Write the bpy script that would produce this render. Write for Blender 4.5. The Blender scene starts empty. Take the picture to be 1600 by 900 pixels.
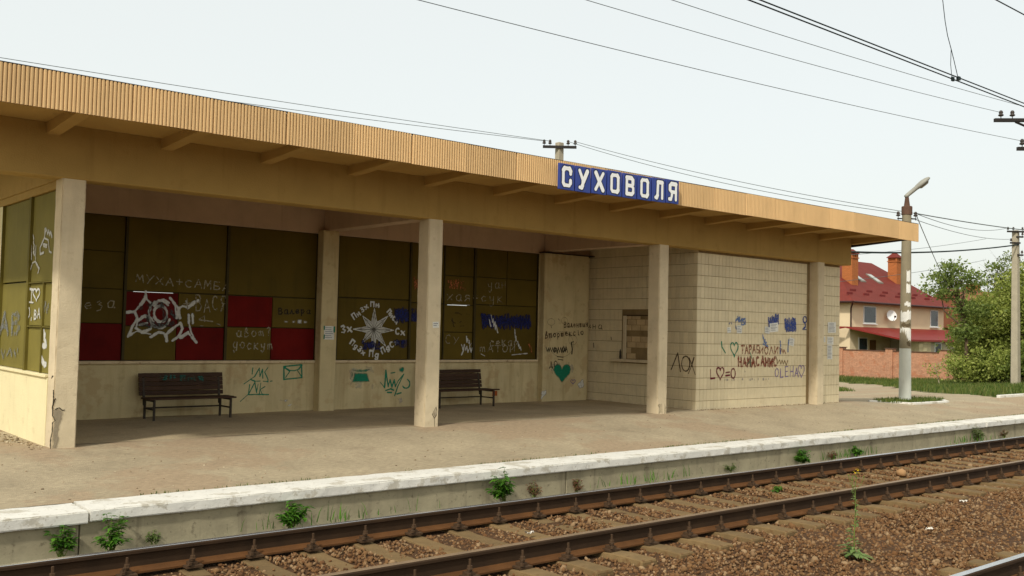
import bpy, bmesh, math, random
import numpy as np
from mathutils import Vector, Matrix

# ------------------------------------------------------------------ camera, sky, sun, exposure
scene = bpy.context.scene
COL = scene.collection
R_ = math.radians
random.seed(7); RNG = np.random.default_rng(11)

def make_camera():
    yaw, pitch, roll = R_(40.243), R_(2.449), R_(1.301)
    f = Vector((math.sin(yaw)*math.cos(pitch), math.cos(yaw)*math.cos(pitch), math.sin(pitch)))
    r = Vector((math.cos(yaw), -math.sin(yaw), 0)); u = r.cross(f)
    r2 = r*math.cos(roll)+u*math.sin(roll); u2 = u*math.cos(roll)-r*math.sin(roll)
    cd = bpy.data.cameras.new('camera'); co = bpy.data.objects.new('camera', cd); COL.objects.link(co)
    cd.sensor_width = 36; cd.lens = 34.195; cd.clip_start = .05; cd.clip_end = 3000
    m = Matrix((r2, u2, -f)).transposed().to_4x4(); m.translation = (0, 0, 1.488); co.matrix_world = m
    scene.camera = co
make_camera()

SUN = Vector((-.90, -.42, 1.0)).normalized()          # direction towards the sun
elev = math.asin(SUN.z); azim = math.atan2(SUN.x, SUN.y)
W = bpy.data.worlds.new('World'); scene.world = W; W.use_nodes = True
nt = W.node_tree; nt.nodes.clear()
sky = nt.nodes.new('ShaderNodeTexSky'); sky.sky_type = 'NISHITA'; sky.sun_disc = False
sky.sun_elevation = elev; sky.sun_rotation = azim; sky.air_density = 1.0; sky.dust_density = 4.0; sky.ozone_density = 1.0
bg = nt.nodes.new('ShaderNodeBackground'); bg.inputs[1].default_value = .032
bh = nt.nodes.new('ShaderNodeBackground'); bh.inputs[0].default_value = (.98, 1.0, .925, 1); bh.inputs[1].default_value = .555   # pale high haze
ad = nt.nodes.new('ShaderNodeAddShader'); ow = nt.nodes.new('ShaderNodeOutputWorld')
nt.links.new(sky.outputs[0], bg.inputs[0]); nt.links.new(bg.outputs[0], ad.inputs[0]); nt.links.new(bh.outputs[0], ad.inputs[1]); nt.links.new(ad.outputs[0], ow.inputs[0])
sl = bpy.data.lights.new('sun', 'SUN'); sl.energy = 2.05; sl.angle = R_(4.0); sl.color = (1, .955, .87)
so = bpy.data.objects.new('sun', sl); COL.objects.link(so); so.location = (-20, -10, 30)
so.rotation_euler = SUN.to_track_quat('Z', 'Y').to_euler()
scene.view_settings.view_transform = 'Standard'; scene.view_settings.look = 'None'
scene.view_settings.exposure = 0.5; scene.view_settings.gamma = 1.0
scene.render.engine = 'CYCLES'

# ------------------------------------------------------------------ materials
def srgb(r, g, b):
    f = lambda c: (c/255/12.92 if c/255 <= .04045 else ((c/255+.055)/1.055)**2.4)
    return (f(r), f(g), f(b))
MATS = {}
def mat(name, col, var=.18, scale=3.0, rough=.88, bump=.25, bscale=45.0, streak=0.0, streak_col=None, streak_thr=.55,
        spot=0.0, spot_col=None, spot_scale=12.0, rnd=0.0, tint=None, spec=.25, coat=0, metal=0, patch=None, patch_thr=.6, patch_scale=1.4, bdist=.01, grain=0.0, grain_scale=90.0, drag=None):
    if name in MATS: return MATS[name]
    m = bpy.data.materials.new(name); m.use_nodes = True; t = m.node_tree; N = t.nodes; L = t.links
    b = N['Principled BSDF']; b.inputs['Roughness'].default_value = rough; b.inputs['Specular IOR Level'].default_value = spec; b.inputs['Metallic'].default_value = metal
    tc = N.new('ShaderNodeTexCoord')
    def noise(sc, det=5, vec=None, rg=.6):
        n = N.new('ShaderNodeTexNoise'); n.inputs['Scale'].default_value = sc; n.inputs['Detail'].default_value = det; n.inputs['Roughness'].default_value = rg
        L.new(vec if vec else tc.outputs['Object'], n.inputs['Vector']); return n
    def mixc(fac, a, bcol, mode='MIX'):
        mx = N.new('ShaderNodeMix'); mx.data_type = 'RGBA'; mx.blend_type = mode
        if isinstance(fac, float): mx.inputs[0].default_value = fac
        else: L.new(fac, mx.inputs[0])
        for i, v in ((6, a), (7, bcol)):
            if isinstance(v, tuple): mx.inputs[i].default_value = (*v[:3], 1)
            else: L.new(v, mx.inputs[i])
        return mx.outputs[2]
    def ramp(src, lo, hi):
        r = N.new('ShaderNodeMapRange'); r.inputs[1].default_value = lo; r.inputs[2].default_value = hi; r.clamp = True; L.new(src, r.inputs[0]); return r.outputs[0]
    lo = tuple(max(0, c*(1-var)) for c in col); hi = tuple(min(1, c*(1+var)) for c in col)
    n1 = noise(scale, 6); c = mixc(ramp(n1.outputs[0], .3, .7), lo, hi)
    if tint:                                                   # per-piece colour attribute, picks along a ramp
        at = N.new('ShaderNodeAttribute'); at.attribute_name = 'tint'
        cr = N.new('ShaderNodeValToRGB'); e = cr.color_ramp.elements
        while len(e) < len(tint): e.new(.5)
        for i, tcx in enumerate(tint): e[i].position = i/(len(tint)-1); e[i].color = (*tcx, 1)
        L.new(at.outputs['Fac'], cr.inputs[0]); c = mixc(.85, c, cr.outputs[0])
    if rnd:
        oi = N.new('ShaderNodeObjectInfo'); mm = N.new('ShaderNodeMapRange'); mm.inputs[3].default_value = 1-rnd; mm.inputs[4].default_value = 1+rnd*.6
        L.new(oi.outputs['Random'], mm.inputs[0]); hs = N.new('ShaderNodeHueSaturation'); L.new(mm.outputs[0], hs.inputs['Value']); L.new(c, hs.inputs['Color']); c = hs.outputs[0]
    if patch:
        pn = noise(patch_scale, 7, rg=.68); c = mixc(ramp(pn.outputs[0], patch_thr, patch_thr+.05), c, patch)
    if streak:
        mp = N.new('ShaderNodeMapping'); mp.inputs['Scale'].default_value = (7, 7, .55); L.new(tc.outputs['Object'], mp.inputs[0])
        sn = noise(1.0, 5, mp.outputs[0]); mu = N.new('ShaderNodeMath'); mu.operation = 'MULTIPLY'; mu.inputs[1].default_value = streak
        L.new(ramp(sn.outputs[0], streak_thr, streak_thr+.22), mu.inputs[0]); c = mixc(mu.outputs[0], c, streak_col or tuple(x*.5 for x in col))
    if spot:
        sp = noise(spot_scale, 3); mu = N.new('ShaderNodeMath'); mu.operation = 'MULTIPLY'; mu.inputs[1].default_value = spot
        L.new(ramp(sp.outputs[0], .6, .7), mu.inputs[0]); c = mixc(mu.outputs[0], c, spot_col or tuple(x*.4 for x in col))
    if grain:
        gv = tc.outputs['Object']
        if drag:
            gm_ = N.new('ShaderNodeMapping'); gm_.inputs['Scale'].default_value = drag; L.new(gv, gm_.inputs[0]); gv = gm_.outputs[0]
        gn = noise(grain_scale, 3, gv, .7); gr = N.new('ShaderNodeMapRange'); gr.inputs[1].default_value = .3; gr.inputs[2].default_value = .7; gr.inputs[3].default_value = 1-grain; gr.inputs[4].default_value = 1+grain; L.new(gn.outputs[0], gr.inputs[0])
        gh = N.new('ShaderNodeHueSaturation'); L.new(gr.outputs[0], gh.inputs['Value']); L.new(c, gh.inputs['Color']); c = gh.outputs[0]
    L.new(c, b.inputs['Base Color'])
    if bump:
        bn = noise(bscale, 5); bp = N.new('ShaderNodeBump'); bp.inputs['Strength'].default_value = bump; bp.inputs['Distance'].default_value = bdist
        L.new(bn.outputs[0], bp.inputs['Height']); L.new(bp.outputs[0], b.inputs['Normal'])
    MATS[name] = m; return m

def paint_mat(name, col, wear=.35, scale=30.0, rough=.6):
    """sprayed or brushed paint that has worn thin in places"""
    if name in MATS: return MATS[name]
    m = bpy.data.materials.new(name); m.use_nodes = True; t = m.node_tree; N = t.nodes; L = t.links
    b = N['Principled BSDF']; b.inputs['Base Color'].default_value = (*col, 1); b.inputs['Roughness'].default_value = rough; b.inputs['Specular IOR Level'].default_value = .2
    tc = N.new('ShaderNodeTexCoord'); n = N.new('ShaderNodeTexNoise'); n.inputs['Scale'].default_value = scale; n.inputs['Detail'].default_value = 6
    L.new(tc.outputs['Object'], n.inputs['Vector'])
    r = N.new('ShaderNodeMapRange'); r.inputs[1].default_value = .25; r.inputs[2].default_value = .6; r.inputs[3].default_value = 1-wear*2.2; r.inputs[4].default_value = 1-wear*.3
    L.new(n.outputs[0], r.inputs[0])
    at = N.new('ShaderNodeAttribute'); at.attribute_name = 'soft'; sr = N.new('ShaderNodeMapRange'); sr.interpolation_type = 'SMOOTHSTEP'; sr.inputs[1].default_value = 0; sr.inputs[2].default_value = 1; sr.inputs[3].default_value = .25; L.new(at.outputs['Fac'], sr.inputs[0])
    mu = N.new('ShaderNodeMath'); mu.operation = 'MULTIPLY'; mu.use_clamp = True; L.new(r.outputs[0], mu.inputs[0]); L.new(sr.outputs[0], mu.inputs[1]); L.new(mu.outputs[0], b.inputs['Alpha'])
    MATS[name] = m; return m

# ------------------------------------------------------------------ mesh helpers
class MB:
    def __init__(s): s.v = []; s.f = []; s.t = None
    def add(s, vs, fs):
        o = len(s.v); s.v += [tuple(map(float, p)) for p in vs]; s.f += [tuple(o+i for i in f) for f in fs]; return s
    def box(s, x0, x1, y0, y1, z0, z1):
        return s.add([(x0,y0,z0),(x1,y0,z0),(x1,y1,z0),(x0,y1,z0),(x0,y0,z1),(x1,y0,z1),(x1,y1,z1),(x0,y1,z1)],
                     [(0,3,2,1),(4,5,6,7),(0,1,5,4),(1,2,6,5),(2,3,7,6),(3,0,4,7)])
    def prism(s, prof, a0, a1, axis='x'):
        """closed profile extruded along an axis; profile pairs are the two other axes in order"""
        n = len(prof)
        def P(a, p): return {'x': (a, p[0], p[1]), 'y': (p[0], a, p[1]), 'z': (p[0], p[1], a)}[axis]
        vs = [P(a0, p) for p in prof]+[P(a1, p) for p in prof]
        fs = [tuple(range(n))[::-1], tuple(range(n, 2*n))]+[(i, (i+1) % n, n+(i+1) % n, n+i) for i in range(n)]
        return s.add(vs, fs)
    def tube(s, pts, rad, n=8, cap=True):
        pts = [Vector(p) for p in pts]; rad = [rad]*len(pts) if isinstance(rad, (int, float)) else rad
        vs = []; fs = []; up = None
        for i, p in enumerate(pts):
            d = (pts[min(i+1, len(pts)-1)]-pts[max(i-1, 0)]).normalized()
            if up is None: up = Vector((0,0,1)) if abs(d.z) < .9 else Vector((1,0,0))
            a = d.cross(up).normalized(); b = a.cross(d).normalized(); up = b
            for k in range(n):
                th = 2*math.pi*k/n; vs.append(p+(a*math.cos(th)+b*math.sin(th))*rad[i])
        for i in range(len(pts)-1):
            for k in range(n): fs.append((i*n+k, i*n+(k+1) % n, (i+1)*n+(k+1) % n, (i+1)*n+k))
        if cap: fs += [tuple(range(n))[::-1], tuple((len(pts)-1)*n+k for k in range(n))]
        return s.add(vs, fs)
    def lathe(s, prof, c=(0,0,0), n=12):
        vs = []; fs = []
        for r, z in prof:
            for k in range(n): vs.append((c[0]+r*math.cos(2*math.pi*k/n), c[1]+r*math.sin(2*math.pi*k/n), c[2]+z))
        for i in range(len(prof)-1):
            for k in range(n): fs.append((i*n+k, i*n+(k+1) % n, (i+1)*n+(k+1) % n, (i+1)*n+k))
        fs += [tuple(range(n))[::-1], tuple((len(prof)-1)*n+k for k in range(n))]
        return s.add(vs, fs)
    def mesh(s, name, bevel=0, fix=True):
        me = bpy.data.meshes.new(name); me.from_pydata(s.v, [], s.f)
        if fix or bevel:
            bm = bmesh.new(); bm.from_mesh(me)
            if bevel: bmesh.ops.bevel(bm, geom=list(bm.edges), offset=bevel, segments=1, affect='EDGES', profile=.5)
            bmesh.ops.recalc_face_normals(bm, faces=bm.faces); bm.to_mesh(me); bm.free()
        return me
    def build(s, name, m, parent=None, bevel=0, smooth=False, fix=True, loc=None):
        return obj(name, s.mesh(name, bevel, fix), m, parent, smooth, loc)
def wloc(o):
    return Vector(o.location)+((wloc(o.parent)+o.matrix_parent_inverse.translation) if o.parent else Vector())
def obj(name, me, m, parent=None, smooth=False, loc=None):
    if m and not me.materials: me.materials.append(m)
    if smooth: me.polygons.foreach_set('use_smooth', [True]*len(me.polygons))
    o = bpy.data.objects.new(name, me); COL.objects.link(o)
    if parent: o.parent = parent; o.matrix_parent_inverse = Matrix.Translation(-wloc(parent))     # shapes are given in world coordinates
    if loc is not None: o.location = loc
    return o
def np_mesh(name, V, F, tint=None):
    """fast mesh from arrays; F is (n,k); tint is one value per face"""
    me = bpy.data.meshes.new(name); V = np.asarray(V, np.float32); F = np.asarray(F, np.int32); n, k = F.shape
    me.vertices.add(len(V)); me.vertices.foreach_set('co', V.ravel()); me.loops.add(n*k); me.loops.foreach_set('vertex_index', F.ravel())
    me.polygons.add(n); me.polygons.foreach_set('loop_start', np.arange(0, n*k, k, dtype=np.int32)); me.polygons.foreach_set('loop_total', np.full(n, k, np.int32))
    me.update(calc_edges=True)
    if tint is not None:
        a = me.attributes.new('tint', 'FLOAT', 'FACE'); a.data.foreach_set('value', np.asarray(tint, np.float32))
    return me
def empty(name, label, cat, loc=(0,0,0), group=None):
    o = bpy.data.objects.new(name, None); COL.objects.link(o); o.location = loc; o.empty_display_size = .2
    o['label'] = label; o['category'] = cat
    if group: o['group'] = group
    return o
def tag(o, label, cat, group=None):
    o['label'] = label; o['category'] = cat
    if group: o['group'] = group
    return o
def structure(o): o['kind'] = 'structure'; return o
def copy_tree(o, loc, parent=None, label=None):
    c = o.copy(); COL.objects.link(c); c.parent = parent
    if loc is not None: c.location = loc
    if label: c['label'] = label
    for ch in list(o.children): copy_tree(ch, None, c)
    return c

# ------------------------------------------------------------------ flat painted marks (strokes and filled areas) as thin meshes
def vnoise(u, v, sc, seed):
    r = np.random.default_rng(seed); tab = r.random((64, 64)); x = u*sc; y = v*sc; xi = np.floor(x).astype(int); yi = np.floor(y).astype(int); fx = x-xi; fy = y-yi
    fx = fx*fx*(3-2*fx); fy = fy*fy*(3-2*fy); g = lambda a, b: tab[a % 64, b % 64]
    return (g(xi, yi)*(1-fx)+g(xi+1, yi)*fx)*(1-fy)+(g(xi, yi+1)*(1-fx)+g(xi+1, yi+1)*fx)*fy-.5
def seg_dist(U, V, a, b):
    ax, ay = a; bx, by = b; dx, dy = bx-ax, by-ay; L = dx*dx+dy*dy+1e-12
    t = np.clip(((U-ax)*dx+(V-ay)*dy)/L, 0, 1); return np.hypot(U-ax-t*dx, V-ay-t*dy)
def poly_sdf(U, V, P):
    d = np.full(U.shape, 1e9); ins = np.zeros(U.shape, bool); n = len(P)
    for i in range(n):
        a, b = P[i], P[(i+1) % n]; d = np.minimum(d, seg_dist(U, V, a, b))
        c = ((a[1] > V) != (b[1] > V)); xx = a[0]+(V-a[1])*(b[0]-a[0])/((b[1]-a[1]) or 1e-9); ins ^= c & (U < xx)
    return np.where(ins, -d, d)
def mark_mesh(name, strokes, fills, res, noise=0.0, nsc=30.0, seed=1, scratch=0.0):
    if strokes: res = min(res, max(.0035, .42*min(w for s, w in strokes)))
    pts = [p for s, w in strokes for p in s]+[p for f in fills for p in f]; P = np.array(pts); mw = max([w for s, w in strokes] or [.01])
    lo = P.min(0)-mw-noise-.01; hi = P.max(0)+mw+noise+.01
    us = np.arange(lo[0], hi[0]+res, res); vs = np.arange(lo[1], hi[1]+res, res); U, V = np.meshgrid(us, vs, indexing='ij'); D = np.full(U.shape, 1e9)
    rw = np.random.default_rng(seed+77)
    for s, w in strokes:
        for a, b in zip(s[:-1], s[1:]):
            m = mw*1.5+noise; i0 = max(int((min(a[0], b[0])-m-lo[0])/res), 0); i1 = int((max(a[0], b[0])+m-lo[0])/res)+2
            j0 = max(int((min(a[1], b[1])-m-lo[1])/res), 0); j1 = int((max(a[1], b[1])+m-lo[1])/res)+2; sl_ = (slice(i0, i1), slice(j0, j1))
            wv = w*(.5+rw.uniform(-.14, .14))*1.45
            D[sl_] = np.minimum(D[sl_], seg_dist(U[sl_], V[sl_], a, b)-wv)
    for f in fills: D = np.minimum(D, poly_sdf(U, V, f))
    if noise: D = D+noise*2*(vnoise(U, V, nsc, seed)+.6*vnoise(U, V, nsc*2.3, seed+1))
    if scratch: D = np.maximum(D, scratch*.02-.05*(vnoise(U, V*.25, nsc*1.2, seed+5)+.28))
    vv = []; ff = []; dd = []; sw = max(res*.4, (np.mean([w for s, w in strokes])*.30 if strokes else .03)); idx = np.argwhere((np.minimum.reduce([D[:-1,:-1], D[1:,:-1], D[1:,1:], D[:-1,1:]]) < 0))
    for i, j in idx:
        c = [(us[i], vs[j], D[i,j]), (us[i+1], vs[j], D[i+1,j]), (us[i+1], vs[j+1], D[i+1,j+1]), (us[i], vs[j+1], D[i,j+1])]; out = []; od = []
        for k in range(4):
            p, q = c[k], c[(k+1) % 4]
            if p[2] < 0: out.append((p[0], p[1])); od.append(min(1, -p[2]/sw))
            if (p[2] < 0) != (q[2] < 0):
                t = p[2]/(p[2]-q[2]); out.append((p[0]+t*(q[0]-p[0]), p[1]+t*(q[1]-p[1]))); od.append(0)
        if len(out) >= 3: o = len(vv); vv += out; dd += od; ff.append(tuple(range(o, o+len(out))))
    return vv, ff, dd
def put_mark(name, plane, val, m, parent, strokes=(), fills=(), res=.008, noise=0.0, nsc=30.0, seed=1, thick=0.0, scratch=0.0):
    vv, ff, dd = mark_mesh(name, strokes, fills, res, noise, nsc, seed, scratch)
    if not ff: return None
    V3 = [((u, val, v) if plane == 'y' else (val, u, v)) for u, v in vv]
    me = bpy.data.meshes.new(name); me.from_pydata(V3, [], ff); at_ = me.attributes.new('soft', 'FLOAT', 'POINT'); at_.data.foreach_set('value', dd)
    bm = bmesh.new(); bm.from_mesh(me); bmesh.ops.remove_doubles(bm, verts=bm.verts, dist=res*.02)
    want = Vector((0,-1,0)) if plane == 'y' else Vector((-1,0,0))
    for f in bm.faces:
        if f.normal.dot(want) < 0: f.normal_flip()
    seen = set(); isl = []                                   # separate marks become separate objects when there are only a few
    for f0 in bm.faces:
        if f0.index in seen: continue
        st_ = [f0]; seen.add(f0.index); comp = []
        while st_:
            f = st_.pop(); comp.append(f.index)
            for v in f.verts:
                for g_ in v.link_faces:
                    if g_.index not in seen: seen.add(g_.index); st_.append(g_)
        isl.append(comp)
    bm.to_mesh(me); bm.free()
    if not 2 <= len(isl) <= 8: return obj(name, me, m, parent)
    o = None; co = [v.co[:] for v in me.vertices]; av = [d.value for d in me.attributes['soft'].data]
    for comp in isl:
        mp_ = {}; fs = []
        for fi in comp: fs.append([mp_.setdefault(v, len(mp_)) for v in me.polygons[fi].vertices])
        m2 = bpy.data.meshes.new(name); m2.from_pydata([co[v] for v in mp_], [], fs); m2.attributes.new('soft', 'FLOAT', 'POINT').data.foreach_set('value', [av[v] for v in mp_]); o = obj(name, m2, m, parent)
    return o
G = {}    # stroke alphabet on a 0.6 x 1 cell
def glyphs():
    o = [(.3+.28*math.cos(a), .5+.48*math.sin(a)) for a in np.linspace(0, 2*math.pi, 17)]
    G.update({'О': [o], 'O': [o], 'С': [[(.3+.28*math.cos(a), .5+.48*math.sin(a)) for a in np.linspace(.9, 2*math.pi-.9, 13)]],
    'М': [[(0,0),(.08,1),(.3,.35),(.52,1),(.6,0)]], 'У': [[(.02,1),(.3,.45)],[(.6,1),(.3,.4),(.12,0)]], 'Х': [[(0,0),(.6,1)],[(0,1),(.6,0)]],
    'А': [[(0,0),(.3,1),(.6,0)],[(.12,.38),(.48,.38)]], '+': [[(.3,.2),(.3,.8)],[(.05,.5),(.55,.5)]], '=': [[(.05,.35),(.5,.37)],[(.05,.65),(.5,.67)]],
    'Б': [[(.5,1),(.05,1),(.05,0),(.4,0),(.55,.18),(.5,.42),(.05,.5)]], 'В': [[(.05,.5),(.4,.55),(.5,.78),(.35,1),(.05,1),(.05,0),(.4,0),(.55,.25),(.4,.5)]],
    'Я': [[(.55,0),(.55,1),(.2,1),(.06,.78),(.15,.52),(.55,.48)],[(.3,.48),(.05,0)]], 'Н': [[(.05,0),(.05,1)],[(.55,0),(.55,1)],[(.05,.5),(.55,.5)]], 'N': [[(.05,0),(.08,1),(.5,0),(.55,1)]],
    'П': [[(.05,0),(.05,1),(.55,1),(.55,0)]], 'З': [[(.08,.9),(.35,1),(.5,.78),(.25,.52),(.52,.3),(.35,.02),(.05,.1)]], 'Д': [[(.0,-.15),(.05,.05),(.55,.05),(.6,-.15)],[(.12,.05),(.3,1),(.48,.05)]],
    'К': [[(.05,0),(.05,1)],[(.55,1),(.08,.5),(.55,0)]], 'Е': [[(.5,1),(.05,1),(.05,0),(.52,0)],[(.05,.52),(.42,.52)]], 'Л': [[(0,0),(.3,1),(.6,0)]], 'L': [[(.08,1),(.05,0),(.5,.02)]],
    'Т': [[(0,1),(.6,1)],[(.3,1),(.3,0)]], 'Р': [[(.05,0),(.05,1),(.45,.98),(.55,.75),(.4,.5),(.05,.48)]], 'Г': [[(.05,0),(.05,1),(.5,1)]], 'И': [[(.05,1),(.05,0),(.55,1),(.55,0)]], 'Ц': [[(.05,1),(.05,0),(.5,0),(.5,1)],[(.5,0),(.58,-.15)]],
    'І': [[(.3,0),(.3,1)]], 'I': [[(.05,1),(.5,1)],[(.28,1),(.28,0)],[(.05,0),(.5,0)]], 'У2': [], 'Е2': [],
    'а': [[(.5,.6),(.25,.65),(.05,.4),(.1,.05),(.35,.02),(.5,.3),(.5,.6),(.5,.05),(.62,0)]], 'о': [[(.3+.25*math.cos(a), .33+.3*math.sin(a)) for a in np.linspace(0, 2*math.pi, 13)]],
    'в': [[(.05,.0),(.12,.6),(.3,1),(.42,.85),(.2,.5),(.45,.45),(.5,.15),(.25,.0),(.08,.08)]], 'т': [[(.0,.6),(.05,.0)],[(.02,.5),(.2,.62),(.28,.0)],[(.27,.5),(.45,.62),(.55,.0)]], 'е': [[(.08,.3),(.5,.36),(.4,.62),(.15,.6),(.05,.3),(.2,.02),(.52,.1)]],
    'л': [[(.0,.05),(.15,.1),(.3,.62),(.45,.02),(.6,.05)]], 'и': [[(.05,.6),(.05,.08),(.25,.05),(.45,.6),(.45,.05),(.6,.05)]], 'н': [[(.05,.6),(.05,0)],[(.05,.3),(.45,.3)],[(.45,.6),(.45,0)]], 'р': [[(.08,.6),(.08,-.35)],[(.08,.5),(.35,.62),(.5,.35),(.3,.05),(.1,.12)]],
    'у': [[(.05,.6),(.1,.25),(.4,.2),(.45,.6),(.4,-.2),(.2,-.38),(.05,-.2)]], 'с': [[(.48,.52),(.25,.62),(.05,.33),(.2,.02),(.5,.1)]], 'к': [[(.05,.65),(.05,0)],[(.45,.62),(.08,.3),(.5,0)]], 'д': [[(.5,.6),(.2,.6),(.05,.3),(.2,.02),(.45,.1),(.5,.6),(.45,-.2),(.2,-.38),(.1,-.2)]],
    'х': [[(.0,.6),(.5,0)],[(.0,0),(.5,.6)]], 'з': [[(.08,.55),(.3,.62),(.4,.48),(.2,.34),(.45,.2),(.35,-.15),(.1,-.25)]], 'я': [[(.5,0),(.5,.6),(.2,.6),(.1,.45),(.2,.3),(.5,.28)],[(.28,.28),(.05,0)]],
    'і': [[(.3,.6),(.3,.05),(.45,0)],[(.3,.8),(.3,.85)]], 'ж': [[(.0,.6),(.6,0)],[(.0,0),(.6,.6)],[(.3,.65),(.3,0)]], 'ч': [[(.05,.6),(.1,.3),(.45,.3)],[(.45,.62),(.45,0)]], '?': [[(.1,.8),(.3,1),(.5,.8),(.3,.5),(.3,.3)],[(.3,.05),(.3,.1)]], '.': [[(.2,0),(.25,.03)]], ' ': [], ',': [[(.25,.05),(.18,-.15)]]})
glyphs()
HEART = [(.5*16*math.sin(t)**3/16, .5*(13*math.cos(t)-5*math.cos(2*t)-2*math.cos(3*t)-math.cos(4*t))/14) for t in np.linspace(0, 2*math.pi, 25)]
def text_strokes(txt, u0, v0, u1, v1, h, wd, jit=.04, seed=3):
    """strokes of a word written from (u0,v0) to (u1,v1) along its base line"""
    r = random.Random(seed); n = len(txt); out = []; du, dv = u1-u0, v1-v0; L = math.hypot(du, dv); ex = (du/L, dv/L); ey = (-ex[1], ex[0])
    if ey[1] < 0: ey = (-ey[0], -ey[1])
    cw = L/(n-.3*1)
    for i, ch in enumerate(txt):
        k = 1+r.uniform(-.12, .12); oy = r.uniform(-.06, .06)*h
        for s in G.get(ch, []):
            q = []
            for a, b in s:
                a2 = i*cw+(a+r.uniform(-jit, jit)*.5)*cw*1.2; b2 = (b+r.uniform(-jit, jit)*.5)*h*k+oy
                q.append((u0+ex[0]*a2+ey[0]*b2, v0+ex[1]*a2+ey[1]*b2))
            out.append((q, wd))
    return out
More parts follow.
